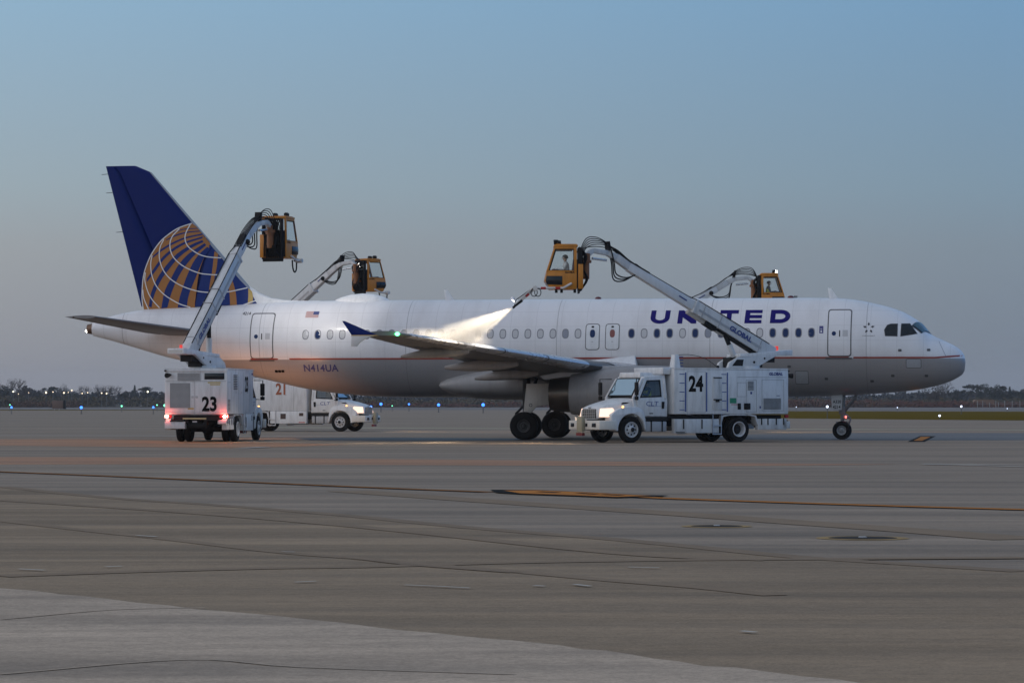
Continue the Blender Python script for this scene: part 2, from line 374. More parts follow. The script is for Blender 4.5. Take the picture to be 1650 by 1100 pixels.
# ------------------------------------------------------------------ airliner
PSI = .17956
AIR = empty('airliner', (13.69, 130.42, 0), -PSI)
tag(AIR, 'white and grey twin-engine airliner with globe on its blue tail, standing on the apron', 'airplane')
A_M = Matrix.Translation(AIR.location) @ Matrix.Rotation(-PSI, 4, 'Z')
def A(s, y, z): return Vector((5.07-s, y, z))
def s_of(px, y):
    t = (px-825)/F_PX; r = -y; D = 130.42
    ds = (t*(D-r*math.cos(PSI)) - 13.69 + r*math.sin(PSI))/(math.cos(PSI)+t*math.sin(PSI))
    return 5.07-ds
def sz_of(px, py, y):
    s = s_of(px, y); Z = 130.42-(5.07-s)*math.sin(PSI)+y*math.cos(PSI)
    return s, CAM_H+(HOR-py)*Z/F_PX
def pchip(xs, ys):
    xs, ys = np.array(xs, float), np.array(ys, float); h = np.diff(xs); dl = np.diff(ys)/h
    d = np.zeros(len(xs)); d[0], d[-1] = dl[0], dl[-1]
    for i in range(1, len(xs)-1):
        if dl[i-1]*dl[i] > 0:
            w1, w2 = 2*h[i]+h[i-1], h[i]+2*h[i-1]; d[i] = (w1+w2)/(w1/dl[i-1]+w2/dl[i])
    def f(x):
        i = int(min(max(np.searchsorted(xs, x)-1, 0), len(h)-1)); t = min(max((x-xs[i])/h[i], 0), 1)
        return float(ys[i]*(1+2*t)*(1-t)**2 + d[i]*h[i]*t*(1-t)**2 + ys[i+1]*t*t*(3-2*t) + d[i+1]*h[i]*t*t*(t-1))
    return f
f_top = pchip([0, .04, .15, .5, .93, 1.36, 1.8, 2.12, 2.55, 3.1, 3.73, 4.4, 5.04, 6, 7, 26, 28.5, 30, 32.4, 34.36, 35.33, 36.5, 37.6],
              [3.2, 3.42, 3.63, 3.89, 4.10, 4.31, 4.79, 5.02, 5.26, 5.46, 5.62, 5.76, 5.83, 5.865, 5.875, 5.875, 5.84, 5.78, 5.68, 5.58, 5.5, 5.28, 4.96])
f_bot = pchip([0, .04, .29, .71, 1.24, 2, 2.87, 3.96, 5.04, 6.8, 10, 23.5, 25.1, 26.66, 27.83, 29.43, 30.27, 31.3, 32.6, 34.16, 34.93, 35.5, 36.48, 37.6],
              [3.2, 2.83, 2.57, 2.36, 2.2, 2.05, 1.95, 1.87, 1.81, 1.765, 1.75, 1.75, 1.80, 1.93, 2.1, 2.45, 2.65, 2.88, 3.15, 3.50, 3.72, 3.89, 4.17, 4.46])
f_wid = pchip([0, .04, .15, .5, 1, 2, 3, 4, 5, 6, 7, 25.5, 28, 30, 32, 34, 36, 37.6],
              [.02, .25, .44, .75, 1.05, 1.42, 1.66, 1.83, 1.93, 1.965, 1.975, 1.975, 1.88, 1.66, 1.32, .93, .52, .25])
f_mid = pchip([0, 1, 2, 3.5, 5, 6.8, 25.5, 28, 30, 32, 34, 36, 37.6], [3.2, 3.3, 3.5, 3.72, 3.81, 3.83, 3.83, 3.93, 4.15, 4.38, 4.56, 4.72, 4.71])
def fus_y(s, z):
    zc, zt, zb, w = f_mid(s), f_top(s), f_bot(s), f_wid(s)
    q = (z-zc)/((zt-zc) if z > zc else (zc-zb))
    return w*math.sqrt(max(0, 1-q*q))
def fus_z(s, y):
    return f_mid(s)+(f_top(s)-f_mid(s))*math.sqrt(max(0, 1-(y/f_wid(s))**2))
Z_LINE = 3.34

def fuselage_mat():
    m = bpy.data.materials.new('airliner_paint'); m.use_nodes = True
    n, l = m.node_tree.nodes, m.node_tree.links; b = n['Principled BSDF']
    t = n.new('ShaderNodeTexCoord'); sp_ = n.new('ShaderNodeSeparateXYZ'); l.new(t.outputs['Object'], sp_.inputs[0])
    def math_(op, a, bb=None, cc=None):
        x = n.new('ShaderNodeMath'); x.operation = op
        for i, v in enumerate((a, bb, cc)):
            if v is None: continue
            if isinstance(v, (int, float)): x.inputs[i].default_value = v
            else: l.new(v, x.inputs[i])
        return x.outputs[0]
    def mixc(f, a, bb):
        x = n.new('ShaderNodeMix'); x.data_type = 'RGBA'
        for sk, v in ((x.inputs[0], f), (x.inputs[6], a), (x.inputs[7], bb)):
            if isinstance(v, tuple): sk.default_value = v+(1,)
            elif isinstance(v, (int, float)): sk.default_value = v
            else: l.new(v, sk)
        return x.outputs[2]
    low = math_('LESS_THAN', sp_.outputs['Z'], Z_LINE)
    c = mixc(low, (.76, .755, .765), (.29, .285, .29))
    # grime, streaked down the sides
    def noise(scale, det=7, ro=.65):
        mp = n.new('ShaderNodeMapping'); l.new(t.outputs['Object'], mp.inputs[0]); mp.inputs['Scale'].default_value = scale
        x = n.new('ShaderNodeTexNoise'); l.new(mp.outputs[0], x.inputs['Vector']); x.inputs['Scale'].default_value = 1; x.inputs['Detail'].default_value = det; x.inputs['Roughness'].default_value = ro
        return x.outputs['Fac']
    g1 = noise((.9, .25, .25)); g2 = noise((.35, .6, .8), 4)
    mr_ = n.new('ShaderNodeMapRange'); l.new(g1, mr_.inputs[0]); mr_.inputs[1].default_value = .45; mr_.inputs[2].default_value = .8; mr_.inputs[3].default_value = 0; mr_.inputs[4].default_value = .30
    c = mixc(mr_.outputs[0], c, (.30, .27, .25))
    mr2 = n.new('ShaderNodeMapRange'); l.new(g2, mr2.inputs[0]); mr2.inputs[3].default_value = -.02; mr2.inputs[4].default_value = .12
    c = mixc(mr2.outputs[0], c, (.45, .44, .46))
    # skin seams: frames and stringers (fine relief on the skin)
    def lines(v, period, width, off=0):
        fr = math_('FRACT', math_('DIVIDE', math_('ADD', v, 100+off), period)); return math_('LESS_THAN', fr, width/period)
    fr = lines(sp_.outputs['X'], 1.066, .018); st = lines(sp_.outputs['Z'], .62, .014, .1); big = lines(sp_.outputs['X'], 6.4, .035, 1.3)
    ln = math_('MAXIMUM', math_('MULTIPLY', math_('MAXIMUM', fr, st), .22), math_('MULTIPLY', big, .45))
    c = mixc(ln, c, (.16, .15, .155))
    l.new(c, b.inputs['Base Color'])
    rg = n.new('ShaderNodeMapRange'); l.new(g1, rg.inputs[0]); rg.inputs[3].default_value = .24; rg.inputs[4].default_value = .44; l.new(rg.outputs[0], b.inputs['Roughness'])
    b.inputs['Coat Weight'].default_value = .25; b.inputs['Coat Roughness'].default_value = .15
    bp = n.new('ShaderNodeBump'); bp.inputs['Strength'].default_value = .12; bp.inputs['Distance'].default_value = .03
    l.new(noise((1.8, 1.6, 1.6), 3), bp.inputs['Height']); l.new(bp.outputs[0], b.inputs['Normal'])
    return m
FUS = fuselage_mat()
mb = MB()
ss = [0.0, .008, .02, .04, .07, .11, .16, .22, .3, .4, .5, .62, .75, .9, 1.05, 1.2, 1.36] + list(np.arange(1.44, 2.6, .08)) + list(np.arange(2.6, 7.2, .2)) + list(np.arange(7.5, 26, 1.0)) + list(np.arange(26, 37.4, .35)) + [37.4]
NR = 72
rings = []
for s in ss:
    zc, zt, zb, w = f_mid(s), f_top(s), f_bot(s), f_wid(s); r = []
    for k in range(NR):
        a = 2*math.pi*k/NR; r.append(A(s, w*math.cos(a), zc+(zt-zc if math.sin(a) > 0 else zc-zb)*math.sin(a)))
    rings.append(r)
mb.ring_loft(rings, True)
mb.build('fuselage', FUS, AIR, sharp=80)
# exhaust of the auxiliary power unit
mb = MB(); mb.lathe([(0, .25), (.28, .20), (.28, .16), (.1, .14)], c=(0, 0, 0), axis='x', n=20, caps=False); mb.v = [(-a, b_, c_) for a, b_, c_ in mb.v]
mb.build('exhaust_cone', mat('burnt_metal', (.16, .10, .07), .45, .8, var=.3), AIR, loc=A(37.38, 0, 4.71))

def fus_panel(name, s0, s1, z0, z1, r, off, m, parent=AIR, rows=14, side=-1, holes=None):
    """sheet that follows the skin, with rounded corners, off metres proud"""
    mb = MB(); c = (s0+s1)/2; zs = [z0, z0+r*.15, z0+r*.4, z0+r*.7, z0+r]; k = max(2, rows)
    zs += [z0+r+(z1-z0-2*r)*i/k for i in range(1, k)] + [z1-r, z1-r*.7, z1-r*.4, z1-r*.15, z1]
    row = []
    for z in zs:
        dz = max(z0+r-z, z-(z1-r), 0); ins = r-math.sqrt(max(0, r*r-dz*dz)); hw = (s1-s0)/2-ins
        row.append([A(c-hw+2*hw*i/4, side*(fus_y(c-hw+2*hw*i/4, z)+off), z) for i in range(5)])
    mb.ring_loft(row, False, 0, True, closed=False)
    return mb.build(name, m, parent)
def fus_poly(name, quads, off, m, parent=AIR, side=-1, step=.07):
    """2-D polygons in (station, height) laid on the skin"""
    bm = bmesh.new()
    for q in quads:
        try: bm.faces.new([bm.verts.new((a, 0, b)) for a, b in q])
        except ValueError: pass
    zs = [v.co.z for v in bm.verts]; xs = [v.co.x for v in bm.verts]
    for lo, hi, no in ((min(zs), max(zs), (0, 0, 1)), (min(xs), max(xs), (1, 0, 0))):
        st = step if no[2] else .4; k = lo+st
        while k < hi:
            bmesh.ops.bisect_plane(bm, geom=bm.verts[:]+bm.edges[:]+bm.faces[:], plane_co=(k*no[0], 0, k*no[2]), plane_no=no); k += st
    for v in bm.verts:
        s, z = v.co.x, v.co.z; v.co = A(s, side*(fus_y(s, z)+off), z)
    for f in bm.faces: f.smooth = True
    me = bpy.data.meshes.new(name); bm.to_mesh(me); bm.free(); me.materials.append(m)
    o = bpy.data.objects.new(name, me); col.objects.link(o); o.parent = parent; return o
def text_faces(txt, h, bold=.0, wide=1.0, spacing=1.0):
    cu = bpy.data.curves.new('t', 'FONT'); cu.body = txt; cu.size = 1; cu.offset = bold; cu.space_character = spacing; cu.resolution_u = 3
    o = bpy.data.objects.new('t', cu); me = o.to_mesh()
    v = [(p.co.x, p.co.y) for p in me.vertices]; f = [tuple(p.vertices) for p in me.polygons]
    o.to_mesh_clear(); bpy.data.objects.remove(o); bpy.data.curves.remove(cu)
    y0 = min(b for a, b in v); y1 = max(b for a, b in v); x0 = min(a for a, b in v); k = h/(y1-y0)
    v = [((a-x0)*k*wide, (b-y0)*k) for a, b in v]
    return [[v[i] for i in p] for p in f], max(a for a, b in v)

# red cheat line along the hull
mb = MB(); rows = [[], []]
sl = [.12, .25, .4, .6, .9, 1.2, 1.6, 2, 2.6, 3.2, 4, 5, 6, 7] + list(np.arange(8, 31, 1.0))
for s in sl:
    lift = .10*max(0, 1-s/1.2)
    for k, z in enumerate((Z_LINE-.012+lift, Z_LINE+.058+lift)): rows[k].append(A(s, -(fus_y(s, z)+.006), z))
mb.ring_loft(rows, False, 0, True, closed=False)
mb.build('cheat_line', mat('dark_red_stripe', (.30, .05, .035), .4, var=.1), AIR)

# cabin windows
RIMW = mat('window_rim', (.22, .22, .24), .4, var=0)
PANE_D = mat('window_pane_glass', (.010, .030, .105), .2, var=0, spec=.2)
PANE_W = mat('window_pane_with_shade', (.52, .52, .53), .35, var=0)
PANE_H = mat('window_pane_grey', (.24, .26, .31), .3, var=0)
PANE_R = mat('window_pane_warm', (.22, .06, .05), .3, var=0)
def oval(n, a, b_, e=2.6):
    return [(a*math.copysign(abs(math.cos(t))**(2/e), math.cos(t)), b_*math.copysign(abs(math.sin(t))**(2/e), math.sin(t))) for t in [2*math.pi*i/n for i in range(n)]]
def window_meshes():
    zc = 4.385
    def ring(a, b_, off): return [Vector((-u, -(fus_y(15, zc+w)-fus_y(15, zc)+off), w)) for u, w in oval(18, a, b_)]
    mb = MB(); mb.ring_loft([ring(.142, .205, -.01), ring(.142, .205, .006), ring(.108, .168, .006), ring(.104, .163, -.008)], False)
    o = mb.build('cabin_window', RIMW, AIR); mb = MB(); r = ring(.107, .167, .0015); mb.ring_loft([r, [(v_.x*.5, -(fus_y(15, 4.385+v_.z*.5)-fus_y(15, 4.385)+.0015), v_.z*.5) for v_ in r]], False); c_ = Vector((0, -.002, 0)); b0 = len(mb.v); mb.add([(r[i].x*.5, -(fus_y(15, 4.385+r[i].z*.5)-fus_y(15, 4.385)+.0015), r[i].z*.5) for i in range(18)], [tuple(range(18))])
    p = mb.build('pane', PANE_D, o); return o, p
W0, P0 = window_meshes()
pane_me = {}
for k, m in (('d', PANE_D), ('w', PANE_W), ('h', PANE_H), ('r', PANE_R)):
    me = P0.data.copy(); me.materials.clear(); me.materials.append(m); pane_me[k] = me
first = True
def put_window(px, kind, z=4.385):
    global first
    s = s_of(px, -1.95)
    if first: o, p = W0, P0; first = False
    else:
        o = W0.copy(); col.objects.link(o); p = P0.copy(); col.objects.link(p); p.parent = o
    p.data = pane_me[kind]; o.location = A(s, -fus_y(s, z), z); o.parent = AIR
for i, k in enumerate('ddddwwdhddwdddwd'): pass
front = [(1307.3, 'd'), (1286.4, 'd'), (1265.6, 'd'), (1244.8, 'd'), (1224, 'w'), (1203.2, 'w'), (1182.3, 'd'), (1161.3, 'd'), (1140.6, 'h'), (1120, 'd'), (1099.6, 'w'), (1078.8, 'd'), (1058.2, 'd'), (1037.6, 'w'), (1017.2, 'd')]
for px, k in front: put_window(px, k)
mid = [931, 910.8, 890.6, 870.4, 850.2, 830, 809.9, 789.8, 769.7, 749.7, 729.8, 709.9, 690, 670.1, 650.3, 630.4, 610.6, 590.8, 570.9, 551, 531.2, 511.3, 491.4]
for i, px in enumerate(mid): put_window(px, 'whwwwwwwd'[i] if i < 9 else ('h' if px > 560 else {551: 'w', 531.2: 'w', 511.3: 'd', 491.4: 'w'}[px]))

# overwing exits, doors
for px, k in ((954.5, 'd'), (986.5, 'r')):
    s = s_of(px, -1.95)
    ex = fus_panel('exit_door', s-.30, s+.30, 3.70, 4.80, .13, .004, SEAM)
    fus_panel('door_panel', s-.27, s+.27, 3.73, 4.77, .11, .011, WHITE, ex)
    w = P0.copy(); col.objects.link(w); w.name = 'door_window'; w.data = pane_me[k]; w.parent = ex; w.location = A(s, -fus_y(s, 4.385)-.018, 4.385)
    fus_panel('warning_mark', s-.05, s+.05, 4.63, 4.70, .01, .016, PRINTB, ex, rows=2)
    fus_panel('handle', s-.04, s+.04, 4.04, 4.055, .003, .016, SEAM, ex, rows=2)
def door(s0, s1, z0, z1, light):
    d = fus_panel('passenger_door', s0, s1, z0, z1, .12, .004, SEAM)
    fus_panel('door_panel', s0+.045, s1-.045, z0+.045, z1-.045, .10, .012, FUS, d)
    zc = z0+.95; c = s1-(s1-s0)*.27
    fus_panel('door_window', c-.085, c+.085, zc-.09, zc+.09, .08, .018, PANE_D, d, rows=3)
    fus_panel('handle', (s0+s1)/2-.03, (s0+s1)/2+.01, zc-.13, zc+.13, .01, .018, PRINTB, d, rows=3)
    fus_panel('sill', s0-.02, s1+.08, z0-.10, z0-.035, .02, .02, SEAM, d, rows=2)
    fus_panel('notice', s0+.15, s0+.36, zc-.12, zc+.14, .01, .016, mat('faint_grey_print', (.5, .5, .51), .5, var=0), d, rows=3)
door(4.55, 5.53, 3.40, 5.36, 1); door(28.92, 29.98, 3.37, 5.33, 1)

# cockpit glazing, both sides
FRAME = mat('cockpit_frame', (.02, .022, .028), .4, var=0)
COCK = mat('cockpit_glass', (.02, .06, .07), .05, var=0, spec=.9)
for side in (-1, 1):
    for q in ([(3.20, 4.24), (3.24, 4.5), (3.13, 4.70), (2.98, 4.755), (2.70, 4.76), (2.70, 4.235)], [(2.585, 4.225), (2.565, 4.765), (2.22, 4.775), (1.90, 4.34)]):
        w = fus_poly('cockpit_window', [q], .010, FRAME, side=side)
        c = (sum(a for a, b_ in q)/len(q), sum(b_ for a, b_ in q)/len(q))
        fus_poly('pane', [[(c[0]+(a-c[0])*.86, c[1]+(b_-c[1])*.86) for a, b_ in q]], .016, GLASS, w, side=side)
    def wsh(name, ia, off, m, parent):
        # inner top, outer top, outer bottom, inner bottom as (s, y)
        C = [(1.80+ia*.1, .07+ia), (2.16-ia*.5, .98-ia), (1.76-ia*.6, .98-ia), (1.37+ia*1.2, .07+ia)]
        N = 6; rows = []
        for i in range(N+1):
            r = []
            for j in range(N+1):
                u, v = i/N, j/N
                s = (C[0][0]*(1-u)+C[1][0]*u)*(1-v)+(C[3][0]*(1-u)+C[2][0]*u)*v
                y = (C[0][1]*(1-u)+C[1][1]*u)*(1-v)+(C[3][1]*(1-u)+C[2][1]*u)*v
                r.append(A(s-off*.6, side*(y+off*.5), fus_z(s, y)+off))
            rows.append(r)
        mb = MB(); mb.ring_loft(rows, False, 0, True, closed=False); return mb.build(name, m, parent)
    w = wsh('windshield', 0, .012, FRAME, AIR); wsh('pane', .07, .02, COCK, w)

# titles and marks
def strokes_U(x, w, h, t):
    R_ = w/2; n = 12; out = [[(x, h), (x+t, h), (x+t, R_*.62), (x, R_*.62)], [(x+w-t, h), (x+w, h), (x+w, R_*.62), (x+w-t, R_*.62)]]
    for i in range(n):
        a0, a1 = math.pi+math.pi*i/n, math.pi+math.pi*(i+1)/n; P = lambda a, r, k: (x+R_+r*math.cos(a), R_*.62+k*math.sin(a))
        out.append([P(a0, R_, R_*.62), P(a1, R_, R_*.62), P(a1, R_-t, R_*.62-t*.72), P(a0, R_-t, R_*.62-t*.72)])
    return out
def strokes_D(x, w, h, t):
    n = 12; out = [[(x, 0), (x+t, 0), (x+t, h), (x, h)]]; cx = x+w*.5; rx = w*.5; ry = h/2; tt = t*.8
    out += [[(x+t, h-tt), (cx, h-tt), (cx, h), (x+t, h)], [(x+t, 0), (cx, 0), (cx, tt), (x+t, tt)]]
    for i in range(n):
        a0, a1 = -math.pi/2+math.pi*i/n, -math.pi/2+math.pi*(i+1)/n; P = lambda a, u, v: (cx+u*math.cos(a), h/2+v*math.sin(a))
        out.append([P(a0, rx, ry), P(a1, rx, ry), P(a1, rx-t, ry-tt), P(a0, rx-t, ry-tt)])
    return out
h_, t_ = .56, .205
letters = [strokes_U(0, .80, h_, t_)]
x = 12.86-11.72; letters += [[[(x, 0), (x+t_, 0), (x+t_, h_), (x, h_)], [(x+.58, 0), (x+.58+t_, 0), (x+.58+t_, h_), (x+.58, h_)], [(x+t_, h_), (x+t_, h_-.30), (x+.58, 0), (x+.58, .30)]]]
x = 12.86-10.62; letters += [[[(x, 0), (x+t_, 0), (x+t_, h_), (x, h_)]]]
x = 12.86-9.98; letters += [[[(x, h_-.15), (x+.76, h_-.15), (x+.76, h_), (x, h_)], [(x+.28, 0), (x+.28+t_, 0), (x+.28+t_, h_-.15), (x+.28, h_-.15)]]]
x = 12.86-8.94; letters += [[[(x, 0), (x+t_, 0), (x+t_, h_), (x, h_)]] + [[(x+t_, a), (x+.70, a), (x+.70, a+.135), (x+t_, a+.135)] for a in (0, .212, .425)]]
letters += [strokes_D(12.86-7.89, .82, h_, t_)]
for lt in letters: fus_poly('title_letter', [[(12.86-a-.045*(b_-.28), 4.785+b_) for a, b_ in q] for q in lt], .010, TITLE)
def fus_text(name, txt, s_left, z0, h, m, bold=.01, wide=1., off=.009, spacing=1.):
    q, w = text_faces(txt, h, bold, wide, spacing)
    return fus_poly(name, [[(s_left-a, z0+b_) for a, b_ in p] for p in q], off, m)
REGB = mat('registration_blue', (.05, .055, .19), .45, var=0)
fus_text('registration', 'N414UA', 27.62, 2.83, .30, REGB, .02, 1.0, spacing=1.05)
fus_text('fleet_number', '4214', 30.42, 5.25, .13, PRINTB, .01, 1.0)
# flag by the rear door
flag = []
REDF, BLUF, WHF = mat('flag_red', (.42, .10, .09), .5, var=0), mat('flag_blue', (.05, .07, .2), .5, var=0), mat('flag_white', (.7, .68, .66), .5, var=0)
s0, z0 = 27.60, 5.12
fl = fus_poly('flag', [[(s0, z0), (s0-.57, z0), (s0-.57, z0+.26), (s0, z0+.26)]], .008, WHF)
fus_poly('stripe', [[(s0, z0+.02*2*i), (s0-(.57 if i < 3 else .33), z0+.04*i), (s0-(.57 if i < 3 else .33), z0+.04*i+.02), (s0, z0+.04*i+.02)] for i in range(7)], .013, REDF, fl)
fus_poly('canton', [[(s0-.33, z0+.12), (s0-.57, z0+.12), (s0-.57, z0+.26), (s0-.33, z0+.26)]], .016, BLUF, fl)
# five-pointed ring emblem behind the cockpit
sc, zc = 3.86, 4.575; star = []
for k in range(5):
    a = math.pi/2+2*math.pi*k/5; P = lambda r, da: (sc-r*math.cos(a+da), zc+r*math.sin(a+da))
    star.append([P(.245, 0), P(.165, .30), P(.10, .16), P(.15, -.30)])
fus_poly('alliance_emblem', star, .010, mat('emblem_grey', (.05, .05, .06), .5, var=0))
q, w = text_faces('STAR ALLIANCE', .035, .0)
fus_poly('emblem_lettering', [[(sc+.25-a*.5/w*1.0, zc-.34+b_) for a, b_ in p] for p in q], .010, PRINTB)
# small blue alliance plate beside the front door
pl_ = fus_poly('door_plate', [[(5.86, 4.36), (5.70, 4.36), (5.70, 4.66), (5.86, 4.66)]], .008, mat('plate_blue', (.05, .05, .2), .5, var=0))
fus_poly('plate_mark', [[(5.81, 4.40), (5.75, 4.40), (5.75, 4.48), (5.81, 4.48)], [(5.82, 4.53), (5.74, 4.53), (5.74, 4.55), (5.82, 4.55)]], .012, WHITE, pl_)
# service hatches and ports on the lower hull
for s, z, w, hh in [(2.05, 3.12, .62, .38), (6.6, 2.55, .55, .55), (8.1, 2.3, .9, .7)]:
    k = fus_panel('service_hatch', s-w/2, s+w/2, z-hh/2, z+hh/2, .06, .003, SEAM); fus_panel('hatch_panel', s-w/2+.02, s+w/2-.02, z-hh/2+.02, z+hh/2-.02, .05, .009, GREYP, k)
for s, z in [(2.9, 2.62), (3.75, 2.40), (1.55, 2.62), (2.6, 3.66), (1.45, 3.68), (5.6, 2.5), (7.1, 3.0), (28.9, 2.85), (28.75, 2.85), (28.6, 2.85)]:
    fus_panel('port', s-.07, s+.07, z-.05, z+.05, .03, .012, SEAM if s < 20 else PRINTB, rows=2)
# radome seam
mb = MB(); rows = [[], []]
for k in range(20):
    z = 3.42+.62*k/19; s = 1.05-.30*(1-k/19)+.0*k
    for i, o_ in enumerate((0, .02)): rows[i].append(A(s+o_, -(fus_y(s+o_, z)+.006), z))
mb.ring_loft(rows, False, 0, True, closed=False); mb.build('radome_seam', mat('faint_seam', (.30, .32, .36), .5, var=0), AIR)

# roof: satcom radome, blade antennas, beacon
mb = MB(); rr = []
for t, hh, w in [(0, .02, .05), (.06, .13, .25), (.15, .22, .4), (.3, .30, .52), (.5, .33, .56), (.7, .28, .52), (.85, .19, .38), (.95, .10, .2), (1, .02, .04)]:
    s = 24.28+2.4*t; rr.append([A(s, w*math.cos(2*math.pi*k/20), f_top(s)-.03 - (w*math.cos(2*math.pi*k/20))**2*.25 + max(-.05, hh*math.sin(2*math.pi*k/20))) for k in range(20)])
mb.ring_loft(rr, True); mb.build('satellite_dome', WHITE, AIR)
for s in (21.5, 5.24):
    mb = MB(); zt = f_top(s)-.03
    mb.hexa([A(s-.02, -.03, zt), A(s-.02, .03, zt), A(s+.34, .02, zt), A(s+.34, -.02, zt), A(s+.28, -.015, zt+.46), A(s+.28, .015, zt+.46), A(s+.42, .01, zt+.46), A(s+.42, -.01, zt+.46)])
    mb.build('blade_antenna', WHITE, AIR, bevel=.008)
for s in (15.3, 7.2):
    mb = MB(); mb.sphere(A(s, 0, 5.89), .11, 10, sx=1.3, sz=.8); mb.build('beacon', mat('dark_red_lens', (.10, .01, .015), .25, var=0), AIR)

# belly fairing
mb = MB(); rr = []
for s, a, b_, zc in [(10.9, .6, .1, 2.1), (11.3, 1.3, .35, 2.15), (11.9, 1.8, .58, 2.25), (12.8, 2.08, .72, 2.36), (14, 2.14, .76, 2.4), (18, 2.14, .76, 2.4), (19.3, 2.12, .745, 2.38), (20.2, 2.05, .66, 2.33), (21.0, 1.92, .52, 2.28), (21.5, 1.78, .36, 2.26), (21.75, 1.66, .2, 2.25), (21.82, 1.55, .05, 2.25)]:
    rr.append([A(s, a*x_, zc+b_*z_) for x_, z_ in oval(40, 1, 1, 2.7)])
mb.ring_loft(rr, True); mb.build('belly_fairing', mat('fairing_grey', (.30, .295, .295), .4, var=.08, dirt=.3), AIR, sharp=60)
mb = MB()                                            # fillet over the wing root
for sd_ in (-1, 1):
    mb.hexa([A(13.3, sd_*1.9, 2.95), A(13.3, sd_*2.55, 2.95), A(18.8, sd_*2.3, 2.75), A(18.8, sd_*1.8, 2.75),
             A(13.45, sd_*1.93, 3.48), A(13.45, sd_*2.10, 3.40), A(18.8, sd_*2.0, 2.9), A(18.8, sd_*1.88, 2.95)])
mb.build('wing_root_fillet', WHITE, AIR, bevel=.03)

# wings
def foil(t, n=12, x1=1.0, x0=0.0):
    xs = [x0+(x1-x0)*(1-math.cos(math.pi*i/n))/2 for i in range(n+1)] if x0 == 0 else [x0+(x1-x0)*i/n for i in range(n+1)]
    th = lambda x: 5*t*(.2969*math.sqrt(x)-.126*x-.3516*x*x+.2843*x**3-.1036*x**4)
    cam_ = lambda x: .02*math.sin(math.pi*x)
    return [(x, cam_(x)+th(x)) for x in xs][::-1] + [(x, cam_(x)-th(x)) for x in xs][1:]
WLE = lambda y: 12.1+(y-1.97)*.5357
WTE = lambda y: 18.9 if y < 6.4 else 18.9+(y-6.4)*.2689
WZ = lambda y: 2.50+(y-1.97)*.1035
WT = lambda y: .145-.032*min(1, (y-1.97)/4.43)-.008*max(0, (y-6.4)/10.6)
def wing_rings(ys, side, x0, x1, n=10, grow=0):
    out = []
    for y in ys:
        c = WTE(y)-WLE(y); out.append([A(WLE(y)+x*c, side*y, WZ(y)+z*c+.02*(c-x*c)*.5) for x, z in foil(WT(y), n, x1, x0)])
    return out
WINGT = mat('wing_grey_paint', (.125, .124, .126), .45, var=.15, dirt=.3)
SLAT = mat('polished_slat', (.55, .56, .58), .28, .6, var=.1)
for side in (-1, 1):
    mb = MB(); mb.ring_loft(wing_rings([1.2, 1.97, 3, 4.2, 5.3, 6.4, 8, 10, 12, 14, 16, 16.8, 17.0], side, 0, .74), True)
    wg = mb.build('wing', WINGT, AIR, sharp=50)
    for a, b_, nm in [(2.2, 6.35, 'flap'), (6.45, 12.9, 'flap'), (12.98, 16.3, 'aileron'), (16.36, 17.0, 'trailing_edge')]:
        mb = MB(); mb.ring_loft(wing_rings([a, (a+b_)/2, b_] if not (a < 6.4 < b_) else [a, 6.4, b_], side, .748, 1.0, 4), True); mb.build(nm, WINGT, wg, sharp=50)
    for a, b_ in [(3.0, 5.0), (6.7, 9.0), (9.08, 11.4), (11.48, 13.9), (13.98, 16.4)]:
        mb = MB(); rows = []
        for y in (a, (a+b_)/2, b_):
            c = WTE(y)-WLE(y); pts = [p for p in foil(WT(y), 16) if p[0] < .16]
            rows.append([A(WLE(y)+x*c*1.0-.022, side*y, WZ(y)+z*c*1.07+.02*(c-x*c)*.5) for x, z in pts])
        mb.ring_loft(rows, False, 0, True, closed=False); mb.build('slat', SLAT, wg)
    for y, s0, s1, zt, dep in [(5.6, 16.9, 19.5, 2.62, .22), (9.0, 17.1, 20.05, 3.02, .24), (13.0, 18.3, 20.95, 3.40, .20)]:
        mb = MB(); rr = []
        for t in [0, .05, .15, .3, .5, .7, .85, .95, 1]:
            s = s0+(s1-s0)*t; hh = dep*(math.sin(math.pi*min(1, .08+t*.86))**.7)*(1 if t < .5 else 1-.35*(t-.5))
            zb = WZ(y)-.05 if t < .55 else WZ(y)-.05+(zt-WZ(y)+.05)*((t-.55)/.45)
            zb = zb-.10-hh*.35
            rr.append([A(s, side*y+.17*(hh/dep)*u, zb+hh*w_) for u, w_ in oval(14, 1, 1, 2.2)])
        mb.ring_loft(rr, True); mb.build('flap_track_fairing', mat('fairing_paint', (.24, .225, .215), .45, var=.12, dirt=.3), wg)
    fe = MB(); fy = side*17.03
    fe.prism([A(s, 0, z).xz[:] for s, z in [(22.30, 4.55), (22.20, 4.55), (21.2, 4.12), (20.95, 4.03), (21.94, 4.03)]], fy-.03, fy+.03)
    f_ = fe.build('wingtip_fence', NAVY, wg, bevel=.012)
    fe = MB(); fe.prism([A(s, 0, z).xz[:] for s, z in [(21.94, 4.027), (20.98, 4.027), (21.35, 3.92), (21.60, 3.76), (21.74, 3.60), (21.96, 3.60)]], fy-.03, fy+.03)
    fe.build('lower_fence', mat('fence_pale', (.6, .6, .6), .4, var=.05), f_, bevel=.012)
    fe = MB(); fe.box(-.5, .48, -.036, .036, 3.995, 4.026); fe.build('fence_stripe', mat('fence_gold', (.5, .33, .12), .45, var=.1), f_, loc=A(21.45, fy, 0))
    nl = MB(); nl.sphere(A(20.22, side*16.98, 4.06), .07, 12, sx=1.3)
    g = (.02, 1, .25) if side < 0 else (1, .05, .03)
    nl.build('navigation_light', mat('lamp_green' if side < 0 else 'lamp_port_red', g, .3, var=0, emit=(.12, 1, .3) if side < 0 else g, es=5), wg)
